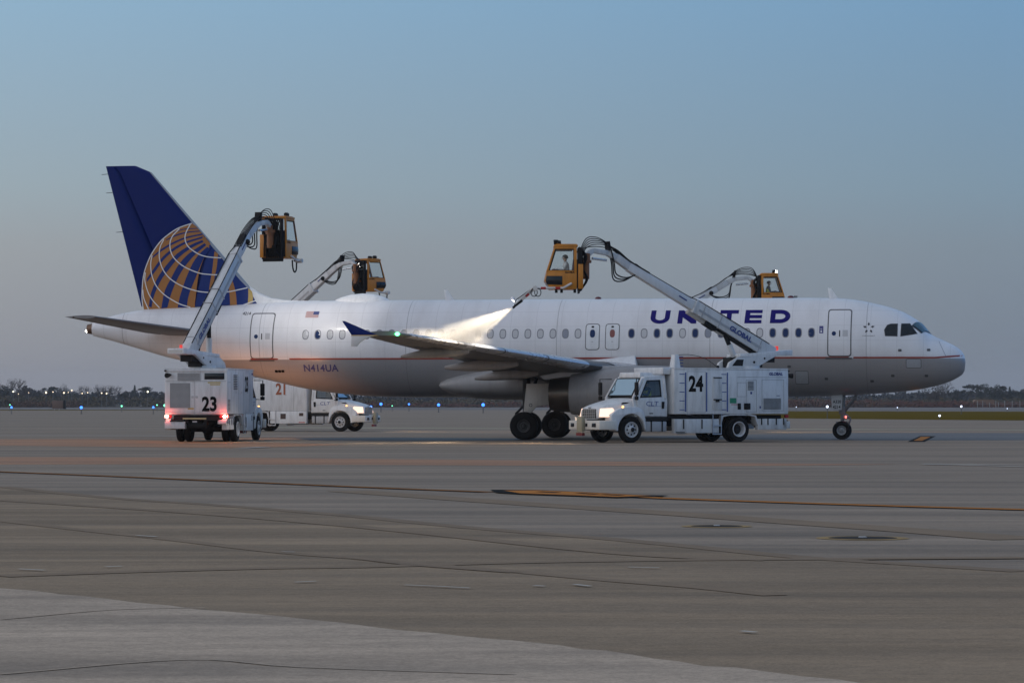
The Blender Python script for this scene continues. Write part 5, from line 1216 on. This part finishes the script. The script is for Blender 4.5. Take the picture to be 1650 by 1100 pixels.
# ------------------------------------------------------------------ people
def person(name_mats, M, pose, label, vest=None):
    """one skinned body; joints given in local metres, M places it"""
    jacket, trouser, hairm = name_mats
    P = empty('person'); P.matrix_world = M; tag(P, label, 'person')
    J, E_, Rr = pose
    me = bpy.data.meshes.new('body'); me.from_pydata([tuple(j) for j in J], E_, [])
    o = bpy.data.objects.new('body', me); col.objects.link(o); o.parent = P
    sk = o.modifiers.new('skin', 'SKIN'); sk.use_smooth_shade = True
    for v, r in zip(me.skin_vertices[0].data, Rr): v.radius = (r, r)
    me.skin_vertices[0].data[0].use_root = True
    o.modifiers.new('sub', 'SUBSURF').levels = 1; o.modifiers['sub'].render_levels = 1
    m = bpy.data.materials.new('worker_clothes'); m.use_nodes = True; n, l = m.node_tree.nodes, m.node_tree.links
    t = n.new('ShaderNodeTexCoord'); s_ = n.new('ShaderNodeSeparateXYZ'); l.new(t.outputs['Object'], s_.inputs[0])
    cr = n.new('ShaderNodeValToRGB'); cr.color_ramp.interpolation = 'CONSTANT'; l.new(s_.outputs['Z'], cr.inputs[0])
    el = cr.color_ramp.elements; el[0].position = 0; el[0].color = trouser+(1,); el[1].position = .52; el[1].color = jacket+(1,); e = el.new(.995); e.color = (.42, .25, .18, 1)
    l.new(cr.outputs[0], n['Principled BSDF'].inputs['Base Color']); n['Principled BSDF'].inputs['Roughness'].default_value = .75
    me.materials.append(m)
    hd = J[5]
    h = MB(); h.sphere((hd[0]-.012, hd[1], hd[2]+.035), .112, 12, sx=1.05, sy=.9, sz=.95); h.v = [(x, y, max(z, hd[2]-.01+(.06 if x > hd[0]+.03 else 0))) for x, y, z in h.v]; h.build('hair', hairm, P)
    fc = MB(); fc.sphere((hd[0]+.105, hd[1], hd[2]-.005), .018, 8, sx=1.1)
    for y in (-.035, .035): fc.sphere((hd[0]+.088, hd[1]+y, hd[2]+.022), .011, 6)
    fc.build('face', SKINT, P)
    if vest:
        v = MB(); v.ring_loft([[(J[2][0]+.135*x, .205*y, z) for x, y in oval(16, 1, 1, 2.4)] for z in (.56, .70, .85)], False); v.build('vest', vest, P)
    return P
SEATED = ([(0, 0, .50), (0, 0, .62), (.01, 0, .78), (.02, 0, .92), (.03, 0, 1.0), (.05, 0, 1.13), (.055, 0, 1.19),
           (.01, .19, .90), (.12, .24, .68), (.34, .18, .72), (.42, .17, .73), (.01, -.19, .90), (.12, -.24, .68), (.34, -.18, .72), (.42, -.17, .73),
           (.06, .10, .48), (.42, .12, .48), (.44, .12, .12), (.54, .12, .08), (.06, -.10, .48), (.42, -.12, .48), (.44, -.12, .12), (.54, -.12, .08)],
          [(0, 1), (1, 2), (2, 3), (3, 4), (4, 5), (5, 6), (3, 7), (7, 8), (8, 9), (9, 10), (3, 11), (11, 12), (12, 13), (13, 14), (0, 15), (15, 16), (16, 17), (17, 18), (0, 19), (19, 20), (20, 21), (21, 22)],
          [.14, .13, .15, .12, .055, .095, .07, .065, .05, .04, .035, .065, .05, .04, .035, .09, .07, .05, .04, .09, .07, .05, .04])
HAIRD = mat('dark_hair', (.015, .012, .01), .7, var=.1)

T24, C24, ARM24 = deicing_truck((8.16, 122.44), R(211), '24', (-.857, -.515), (6.5, 6.71), (-1, -.02), 'white de-icing truck numbered 24 with lit headlights, in front of the airliner nose', PRINTB, arm='out')
T23, C23, _a = deicing_truck((-11.9, 123.1), R(84), '23', (.418, .908), (4.52, 8.2), (.35, .94), 'white de-icing truck numbered 23 seen from behind with red tail lamps on', PRINTB, heads=True, tails=True, cabz=1.24, outer=.80, beam=420, bcol=(1, .42, .18))
T21, C21, _b = deicing_truck((-13.36, 168.6), R(-19), '21', (.78, -.625), (7.2, 8.28), (.76, .65), 'white de-icing truck numbered 21 with lit headlights, standing beyond the tail of the airliner', mat('number_brown', (.30, .085, .035), .5, var=0), rearlamp=True, outer=.85, cabz=1.35)
T22, C22, _c = deicing_truck((5.8, 161.0), R(8), '', (.995, .06), (6.85, 7.35), (1, 0), 'de-icing truck hidden behind the airliner, only its boom cab showing above the roof', PRINTB, arm='front', outer=.8, worklamps=True)
person(((.62, .62, .60), (.03, .03, .04), HAIRD), C24 @ Matrix.Translation((-.12, 0, .06)), SEATED, 'operator in a pale jacket sitting in the cab of truck 24’s boom')
person(((.03, .035, .05), (.03, .03, .04), HAIRD), C22 @ Matrix.Translation((-.12, 0, .06)), SEATED, 'operator in dark clothes and yellow vest in the cab behind the airliner roof', mat('hi_vis_yellow', (.62, .62, .05), .6, var=.1))
person(((.03, .035, .05), (.03, .03, .04), HAIRD), Matrix.Translation(T24.location) @ Matrix.Rotation(R(211), 4, 'Z') @ Matrix.Translation((3.80, .50, 1.13)), SEATED, 'driver in a yellow vest at the wheel of truck 24', mat('hi_vis_yellow', (.62, .62, .05), .6, var=.1))
# floodlight of cab 21 on the hull roof, lamp at the nozzle of truck 24, work lamps of the far cab
# ------------------------------------------------------------------ lamps that belong to the trucks
for y in (.3, -.25):
    lamp_light('cab_floodlight', 'SPOT', C23 @ Vector((.40, y, 1.78)), 360, (1, .93, .86), A_M @ A(27.2, -.3, 5.75), 66, .9, .09)
# ------------------------------------------------------------------ airfield lights
def lamp_mat(name, c, es): return mat(name, c, .3, var=0, emit=c, es=es)
STEM = mat('lamp_stem', (.10, .10, .10), .6, var=0)
def taxi_light(px, py, Z, r, m, label, group, cat='taxiway light'):
    p = at(px, py, Z); t = empty('taxiway_light', (p.x, p.y, 0)); tag(t, label, cat, group)
    g = MB(); g.cyl((0, 0, 0), (0, 0, max(.05, p.z-r)), r*.3, n=6); g.cyl((0, 0, 0), (0, 0, .05), r*.8, n=8); g.build('stem', STEM, t)
    g = MB(); g.sphere((0, 0, p.z), r, 10); g.build('lens', m, t)
BLUE = lamp_mat('blue_lens', (.04, .20, 1), 2.8); GRN = lamp_mat('green_lens', (.2, 1, .55), 1.8); WHT = lamp_mat('white_lens', (.75, .82, 1), 2.2)
gb = 'blue taxiway edge lights'
for px, py, Z, r, where in [(18.5, 656, 430, .15, 'at the far left end of the apron'), (131, 656.3, 430, .20, 'on the apron edge right of the brown box'), (247, 656, 430, .15, 'just left of truck 23'),
                            (597.8, 655, 430, .16, 'nearest the bumper of truck 21'), (613.8, 650.8, 520, .23, 'second from truck 21, under the belly'), (659, 651, 560, .17, 'third from truck 21, smaller and dimmer'), (706.7, 652, 500, .23, 'under the belly left of the main gear'), (778.5, 652, 470, .24, 'brightest one, closest to the main gear')]:
    taxi_light(px, py, Z, r, BLUE, 'blue taxiway light '+where, gb)
for px, py, Z, r, where in [(16, 652, 560, .11, 'at the left edge of the runway'), (196, 654, 520, .15, 'midway between brown box and truck 23'), (253, 652.3, 560, .12, 'small, left of truck 23'), (265.5, 653, 480, .20, 'touching the left side of truck 23'), (632, 653.6, 560, .10, 'faint, between blue lights under the belly')]:
    taxi_light(px, py, Z, r, GRN, 'green runway light '+where, 'green runway lights')
for px, py, Z, r, where in [(1333, 655, 300, .12, 'just behind the nose gear'), (1446, 656.5, 520, .09, 'small and low, right of the nose gear'), (1549, 654.6, 420, .14, 'on a stem beside the runway'), (1514, 669.5, 290, .10, 'on a pale stem in the grass'), (1623, 658, 520, .07, 'faint, by the fence at far right'), (1283, 655.5, 520, .07, 'faint, beside the tail of truck 24')]:
    taxi_light(px, py, Z, r, WHT, 'white airfield light '+where, 'white airfield lights')

# brown box with black end on the left, seen beyond the apron
b0 = gnd(95, 660.2); bx = empty('equipment_box', (b0.x, b0.y, 0)); tag(bx, 'brown equipment box with a black end panel, alone beyond the apron at left', 'equipment box')
g = MB(); g.box(-1.35, .95, -.6, .6, .25, 1.95); g.build('housing', mat('box_brown', (.16, .10, .08), .8, var=.15), bx, bevel=.03)
g = MB(); g.box(.96, 1.45, -.65, .65, .2, 2.05); g.build('end_panel', BLACK, bx, bevel=.02)
for x in (-.9, .1):
    g = MB(); g.box(x-.06, x+.06, -.5, -.38, 0, .25); g.build('leg', mat('pale_post', (.55, .55, .52), .6, var=0), bx)

# far fence and shed at right
PALE = mat('weathered_post', (.26, .25, .23), .7, var=0)
f0 = empty('fence', at(1590, 656, 1000)*Vector((1, 1, 0)) if False else (at(1590, 656, 1000).x, 1000, 0)); tag(f0, 'far fence of pale posts in front of the brown shed', 'fence')
for i, px in enumerate((1575, 1583.5, 1594.5, 1604.5, 1609, 1619, 1631, 1643.5)):
    x = at(px, 0, 1000).x-f0.location.x; g = MB(); hh = 2.2 if i not in (2, 4) else 1.7; g.box(x-.09, x+.09, -.08, .08, 0, hh); g.build('post', PALE, f0)
g = MB(); x0, x1 = at(1572, 0, 1000).x-f0.location.x, at(1650, 0, 1000).x-f0.location.x; g.box(x0, x1, -.03, .03, 1.1, 1.16); g.box(x0, x1, -.03, .03, 1.6, 1.66); g.build('rail', PALE, f0)
sh = empty('shed', (at(1585, 0, 1040).x, 1040, 0)); tag(sh, 'low rusty brown shed beyond the runway at right', 'shed')
g = MB(); g.box(-3.2, 3.2, -2, 2, 0, 1.9); g.build('wall', mat('shed_brown', (.22, .10, .05), .8, var=.2), sh)
g = MB(); g.prism([(-3.5, 1.91), (3.5, 1.91), (3.0, 2.55), (-3.0, 2.55)], -2.2, 2.2); g.build('roof', mat('shed_roof', (.20, .11, .06), .8, var=.2), sh)
wh = empty('warehouse', (at(243, 0, 1500).x, 1500, 0)); tag(wh, 'low pale warehouse among trees beside a bright lamp at left', 'warehouse')
g = MB(); g.box(-5, 6, -4, 4, 0, 5.2); g.build('wall', mat('warehouse_wall', (.35, .33, .31), .8, var=.1), wh)
g = MB(); g.prism([(-5.3, 5.21), (6.3, 5.21), (6.0, 5.9), (-5.0, 5.9)], -4.3, 4.3); g.build('roof', mat('warehouse_roof', (.42, .41, .40), .7, var=.1), wh)

# street lamps among the far trees
for i, (px, py, r, where) in enumerate([(21.5, 630.7, .42, 'leftmost, under the big bare tree'), (29.7, 634.5, .22, 'dim one right of the big bare tree'), (46.3, 632.5, .22, 'dim one before dark firs'), (74.2, 632.4, .50, 'large and bright'), (85.4, 631.3, .28, 'small, right of the large bright one'),
        (103, 632.8, .44, 'bright one above the brown box'), (110, 632.1, .24, 'dim, right of the lamp above the brown box'), (115.6, 628.7, .36, 'highest of the row'), (132.4, 633.6, .30, 'left of a close pair'), (141.3, 632.4, .28, 'right of a close pair'), (163.8, 633.1, .34, 'orange, left of the last pair'), (171.7, 633.8, .38, 'orange, right of the last pair'), (238, 631, .50, 'beside the pale warehouse')]):
    p = at(px, py, 1050); t = empty('street_lamp', (p.x, 1050, 0)); tag(t, 'street lamp among far trees, '+where, 'street lamp', 'street lamps beyond the airfield')
    g = MB(); g.cyl((0, 0, 0), (0, 0, p.z), .09, n=6); g.build('pole', STEM, t)
    g = MB(); g.sphere((0, 0, p.z), r*.62, 8); g.build('lamp_head', lamp_mat('street_lamp_warm' if i not in (0, 12) else 'street_lamp_white', (1, .78, .50) if i not in (0, 12) else (1, .95, .7), 2.2), t)

# ------------------------------------------------------------------ trees and brush
def leafmat(name, c): return mat(name, c, .9, var=.45, scale=(.7, .7, .7), spec=.1)
TWIG = leafmat('bare_twigs', (.055, .048, .045)); FIR = leafmat('fir_needles', (.022, .032, .026)); PINE = leafmat('pine_needles', (.02, .028, .024)); SCRUB = leafmat('brown_scrub', (.10, .055, .035)); SCRUB2 = leafmat('olive_scrub', (.075, .06, .035)); BARK = mat('bark', (.05, .04, .035), .9, var=.3)
REDB = leafmat('reddish_brush', (.11, .045, .03))
def leaf_quads(mb, c, rad, n, size, rg, flat=1.0, m=0):
    for _ in range(n):
        while True:
            x, y, z = (rg.uniform(-1, 1) for _k in range(3))
            if x*x+y*y+z*z <= 1: break
        p = Vector((c[0]+x*rad[0], c[1]+y*rad[1], c[2]+z*rad[2])); s_ = size*rg.uniform(.6, 1.4)
        a = Vector((rg.uniform(-1, 1), rg.uniform(-1, 1), rg.uniform(-1, 1))).normalized(); b_ = a.orthogonal().normalized()
        mb.add([p-a*s_-b_*s_*.5, p+a*s_-b_*s_*.3, p+a*s_*.6+b_*s_*.6, p-a*s_*.7+b_*s_*.5], [(0, 1, 2, 3)], m)
def bare_tree(h, seed):
    rg = random.Random(seed); t = MB(); c = MB()
    t.cyl((0, 0, 0), (0, 0, h*.45), h*.035, h*.02, 7)
    def branch(p, d, L, r, lvl):
        q = p+d*L; (t if lvl < 2 else c).cyl(p, q, r, r*.6, 4, smooth=False)
        if lvl >= 4: return
        for _ in range(3 if lvl < 3 else 4):
            nd = (d+Vector((rg.uniform(-1, 1), rg.uniform(-1, 1), rg.uniform(-.3, .7)))*.75).normalized(); branch(p.lerp(q, rg.uniform(.6, 1)), nd, L*rg.uniform(.55, .75), r*.55, lvl+1)
    for k in range(5):
        a = 2*math.pi*k/5+rg.uniform(-.4, .4); branch(Vector((0, 0, h*rg.uniform(.25, .45))), Vector((math.cos(a)*.6, math.sin(a)*.6, 1)).normalized(), h*.28, h*.016, 1)
    leaf_quads(c, (0, 0, h*.68), (h*.38, h*.38, h*.30), 260, h*.016, rg)
    return t, c, TWIG
def round_tree(h, seed, m, wide=.35, low=.3):
    rg = random.Random(seed); t = MB(); c = MB(); t.cyl((0, 0, 0), (0, 0, h*.7), h*.03, h*.012, 7)
    for k in range(16):
        a = rg.uniform(0, 6.28); rr = rg.uniform(0, wide)*h; z = h*rg.uniform(low, .92); s_ = h*rg.uniform(.08, .17)*(1.2-abs(z/h-.6))
        leaf_quads(c, (rr*math.cos(a), rr*math.sin(a), z), (s_, s_, s_*.8), 80, h*.022, rg)
        if k < 6: t.cyl((0, 0, z*.55), (rr*math.cos(a), rr*math.sin(a), z), h*.01, h*.004, 5)
    return t, c, m
def fir_tree(h, seed):
    rg = random.Random(seed); t = MB(); c = MB(); t.cyl((0, 0, 0), (0, 0, h*.95), h*.022, h*.004, 6)
    for k in range(14):
        z = h*(.12+.86*k/14); w = h*.24*(1-k/15)**.9+.1; leaf_quads(c, (0, 0, z), (w, w, h*.05), 70, h*.022, rg)
    return t, c, FIR
def pine_tree(h, seed):
    rg = random.Random(seed); t = MB(); c = MB(); t.cyl((0, 0, 0), (.1, 0, h*.85), h*.025, h*.012, 6)
    for k in range(10):
        a = 2*math.pi*k/10; t.cyl((.1, 0, h*.62), (h*.26*math.cos(a), h*.26*math.sin(a), h*.86), h*.008, h*.004, 4); leaf_quads(c, (h*.24*math.cos(a), h*.24*math.sin(a), h*.88), (h*.12, h*.12, h*.05), 90, h*.02, rg)
    leaf_quads(c, (0, 0, h*.95), (h*.2, h*.2, h*.05), 140, h*.02, rg)
    return t, c, PINE
VAR = {}
def plant(kind, px, top, Z, label, wscale=1.0, seed=0):
    """a tree whose top the photo shows at row top"""
    h = CAM_H+(HOR-top)*Z/F_PX; x = (px-825)/F_PX*Z
    t = empty(kind, (x, Z, 0), seed*1.3); tag(t, label, 'tree', 'trees beyond the airfield')
    key = (kind, seed % 3)
    if key not in VAR:
        tr, cr, m = {'bare_tree': lambda: bare_tree(10, seed), 'fir_tree': lambda: fir_tree(10, seed), 'pine_tree': lambda: pine_tree(10, seed), 'evergreen_tree': lambda: round_tree(10, seed, FIR), 'oak_tree': lambda: round_tree(10, seed, TWIG, .34)}[kind]()
        a = tr.build('trunk', BARK, t); b_ = cr.build('crown', m, t); VAR[key] = (a.data, b_.data)
    else:
        a, b_ = [bpy.data.objects.new(nm, me) for nm, me in zip(('trunk', 'crown'), VAR[key])]
        for o in (a, b_): col.objects.link(o); o.parent = t
    t.scale = (h/10*wscale, h/10*wscale, h/10)
tl_ = [('evergreen_tree', 8, 613, 1200, 'dark evergreen tree at the left edge of the photo, left of the bare tree', 1.1), ('bare_tree', 25, 607, 1150, 'tall bare winter tree with rounded crown at far left', 1.1), ('oak_tree', 40, 616, 1180, 'brownish bare tree right of the tallest bare one', 1.0),
       ('evergreen_tree', 60, 622, 1300, 'dark evergreen in the left tree line, first after the bare trees', 1.4), ('evergreen_tree', 83, 622, 1300, 'dark evergreen in the left tree line, second after the bare trees', 1.4), ('bare_tree', 101, 617, 1250, 'thin bare tree rising above dark firs at left', .7), ('evergreen_tree', 116, 623, 1300, 'low dark evergreen left of centre in the left tree line', 1.5),
       ('bare_tree', 135, 619, 1200, 'bare tree in the left tree line, left of a group of three', 1.0), ('bare_tree', 160, 618, 1200, 'bare tree in the left tree line, first of a group of three', 1.1), ('bare_tree', 172, 619, 1200, 'bare tree in the left tree line, middle of a group of three', 1.0), ('bare_tree', 184, 618.5, 1200, 'bare tree in the left tree line, last of a group of three', 1.0),
       ('fir_tree', 217, 619, 1350, 'slim fir poking above the trees behind the warehouse', .7), ('evergreen_tree', 205, 626, 1250, 'dark evergreen left of the pale warehouse', 1.6), ('evergreen_tree', 234, 622.5, 1250, 'dark spreading evergreen behind the pale warehouse', 2.0), ('oak_tree', 262, 629, 1150, 'brown tree beside the left side of truck 23', 1.3),
       ('bare_tree', 1522, 611, 1150, 'pale bare tree directly below the nose of the airliner', 1.0), ('oak_tree', 1508, 621, 1150, 'brown tree under the nose of the airliner', 1.4), ('evergreen_tree', 1541, 627, 1200, 'low evergreen between bare tree and umbrella pine', 1.5), ('pine_tree', 1563, 619, 1150, 'umbrella pine with a flat dark crown at right', 1.0),
       ('evergreen_tree', 1577, 622, 1250, 'dark evergreen right of the umbrella pine', 1.3), ('evergreen_tree', 1588, 618, 1250, 'dark evergreen at right, left of the tallest one', 1.2), ('evergreen_tree', 1605, 615.5, 1250, 'tallest dark evergreen in the right tree line', 1.2), ('evergreen_tree', 1616, 621, 1250, 'rounded evergreen right of the tallest evergreen', 1.5), ('fir_tree', 1627, 621.5, 1300, 'slim fir near the right edge of the photo', .8), ('evergreen_tree', 1643, 624, 1250, 'broad evergreen at the right edge of the photo', 1.7)]
for i, (k, px, top, Z, lab, ws) in enumerate(tl_): plant(k, px, top, Z, lab, ws, i)
def mass(name, spans, Z0, Z1, m, n, size, q, seed):
    """wood that reads as one mass: many clumps between rows of the photo"""
    rg = random.Random(seed); mb = MB()
    for _ in range(n):
        a, b_, top = rg.choice(spans); px = rg.uniform(a, b_); Z = rg.uniform(Z0, Z1); x = (px-825)/F_PX*Z
        h = (CAM_H+(HOR-top)*Z/F_PX)*rg.uniform(.55, 1.05); w = size*rg.uniform(.6, 1.4)
        leaf_quads(mb, (x, Z, h*.5), (w, w, h*.5), q, size*.16, rg)
    o = mb.build(name, m); o['kind'] = 'stuff'; return o
mass('far_wood', [(-60, 60, 627), (60, 290, 629), (280, 900, 633), (600, 950, 634), (1270, 1480, 634), (1450, 1560, 631), (1540, 1720, 627), (1600, 1720, 629)], 1280, 1600, leafmat('far_wood_dark', (.04, .042, .045)), 620, 5.5, 60, 11)
mass('brush', [(-60, 290, 638), (-60, 120, 636), (560, 950, 641), (1270, 1560, 640), (1560, 1720, 640)], 1060, 1260, SCRUB2, 420, 3.2, 50, 12)
mass('reddish_brush_stand', [(1270, 1400, 643), (1380, 1560, 644), (1540, 1720, 646), (560, 900, 647)], 1012, 1050, REDB, 200, 2.4, 50, 13)
mass('olive_brush_stand', [(1290, 1440, 645), (20, 120, 644)], 1005, 1030, SCRUB, 60, 2.4, 50, 14)

# ------------------------------------------------------------------ spray of warm fluid from truck 24
tip = C24 @ (ARM24[3]+Vector((.07, 0, -.062)))
land = A_M @ A(s_of(722, -12.9), -12.9, WZ(12.9)+.10)
d = (land-tip); L = d.length; ax = d.normalized()
sm = bpy.data.materials.new('spray_volume'); sm.use_nodes = True
n, l = sm.node_tree.nodes, sm.node_tree.links; n.remove(n['Principled BSDF'])
pv = n.new('ShaderNodeVolumePrincipled'); l.new(pv.outputs[0], n['Material Output'].inputs['Volume']); pv.inputs['Color'].default_value = (.97, .93, .86, 1); pv.inputs['Anisotropy'].default_value = .2
t = n.new('ShaderNodeTexCoord'); sp_ = n.new('ShaderNodeSeparateXYZ'); l.new(t.outputs['Object'], sp_.inputs[0])
def mth(op, a, b_=None):
    x = n.new('ShaderNodeMath'); x.operation = op
    for i, v in enumerate((a, b_)):
        if v is None: continue
        if isinstance(v, (int, float)): x.inputs[i].default_value = v
        else: l.new(v, x.inputs[i])
    return x.outputs[0]
r = mth('SQRT', mth('ADD', mth('MULTIPLY', sp_.outputs['X'], sp_.outputs['X']), mth('MULTIPLY', sp_.outputs['Y'], sp_.outputs['Y'])))
rad = mth('ADD', mth('MULTIPLY', sp_.outputs['Z'], .25), .03)
q = mth('SUBTRACT', 1, mth('MINIMUM', mth('DIVIDE', r, rad), 1)); q = mth('POWER', q, .9)
mp = n.new('ShaderNodeMapping'); l.new(t.outputs['Object'], mp.inputs[0]); mp.inputs['Scale'].default_value = (7, 7, .9); nz = n.new('ShaderNodeTexNoise'); l.new(mp.outputs[0], nz.inputs['Vector']); nz.inputs['Detail'].default_value = 5
fall = mth('DIVIDE', 1.0, mth('ADD', sp_.outputs['Z'], .22))
dn = mth('MULTIPLY', mth('MULTIPLY', q, fall), mth('MULTIPLY', mth('MAXIMUM', mth('SUBTRACT', nz.outputs['Fac'], .30), 0), 30.0))
l.new(dn, pv.inputs['Density'])
g = MB(); g.cyl((0, 0, 0), (0, 0, L*.96), .035, .25*L*.96+.035, 28)
spr = g.build('spray', sm); spr.location = tip; spr.rotation_euler = ax.to_track_quat('Z', 'Y').to_euler(); spr['kind'] = 'stuff'
mm = bpy.data.materials.new('mist_volume'); mm.use_nodes = True; n, l = mm.node_tree.nodes, mm.node_tree.links; n.remove(n['Principled BSDF'])
pv = n.new('ShaderNodeVolumePrincipled'); l.new(pv.outputs[0], n['Material Output'].inputs['Volume']); pv.inputs['Color'].default_value = (.97, .93, .86, 1)
t = n.new('ShaderNodeTexCoord'); ln = n.new('ShaderNodeVectorMath'); ln.operation = 'LENGTH'; l.new(t.outputs['Object'], ln.inputs[0])
nz = n.new('ShaderNodeTexNoise'); nz.inputs['Scale'].default_value = 2.2; nz.inputs['Detail'].default_value = 4; l.new(t.outputs['Object'], nz.inputs['Vector'])
dn = mth('MULTIPLY', mth('POWER', mth('MAXIMUM', mth('SUBTRACT', 1, ln.outputs['Value']), 0), 1.4), mth('MULTIPLY', nz.outputs['Fac'], 3.2)); l.new(dn, pv.inputs['Density'])
g = MB(); g.sphere((0, 0, 0), 1, 20); mi = g.build('spray_mist', mm); mi['kind'] = 'stuff'
mi.location = land+Vector((-.25, 0, .26)); mi.scale = (2.1, 1.4, .42); mi.rotation_euler = (0, R(4), 0)
lp = C24 @ (ARM24[3]+Vector((.12, .05, .22)))
lamp_light('nozzle_lamp_beam', 'SPOT', lp, 240, (1, .84, .62), land, 80, 1, .1)
for y in (.3, -.25): lamp_light('cab_work_light', 'SPOT', C24 @ Vector((.42, y, 1.80)), 3000, (1, .87, .70), land.lerp(tip, .35), 46, .8, .08)

rg = random.Random(5); g = MB(); q_ = ax.to_track_quat('Z', 'Y')
for _ in range(420):
    t_ = rg.random()**.7*(L+.15); rr_ = (.02+.27*t_)*math.sqrt(rg.random())*(1 if rg.random() < .8 else 1.25); a_ = rg.uniform(0, 6.283)
    p_ = Vector((rr_*math.cos(a_), rr_*math.sin(a_), t_)); dd = (p_+Vector((0, 0, .25))).normalized(); s_ = dd.orthogonal().normalized()*rg.uniform(.002, .005); ln_ = rg.uniform(.03, .10)
    if (tip+q_ @ (p_+dd*ln_)).z < land.z-.06: continue
    g.add([tip+q_ @ (p_-s_), tip+q_ @ (p_+s_), tip+q_ @ (p_+dd*ln_)], [(0, 1, 2)])
dr_ = g.build('spray_droplets', mat('fluid_droplets', (.85, .78, .68), .3, var=0)); dr_['kind'] = 'stuff'
# ------------------------------------------------------------------ evening haze
hz = bpy.data.materials.new('haze_air'); hz.use_nodes = True; n, l = hz.node_tree.nodes, hz.node_tree.links; n.remove(n['Principled BSDF'])
pv = n.new('ShaderNodeVolumePrincipled'); l.new(pv.outputs[0], n['Material Output'].inputs['Volume']); pv.inputs['Color'].default_value = (.86, .88, .92, 1); pv.inputs['Density'].default_value = .00010
g = MB(); g.box(-3400, 3400, -120, 6400, -1.2, 60); ho = g.build('haze', hz); ho['kind'] = 'stuff'
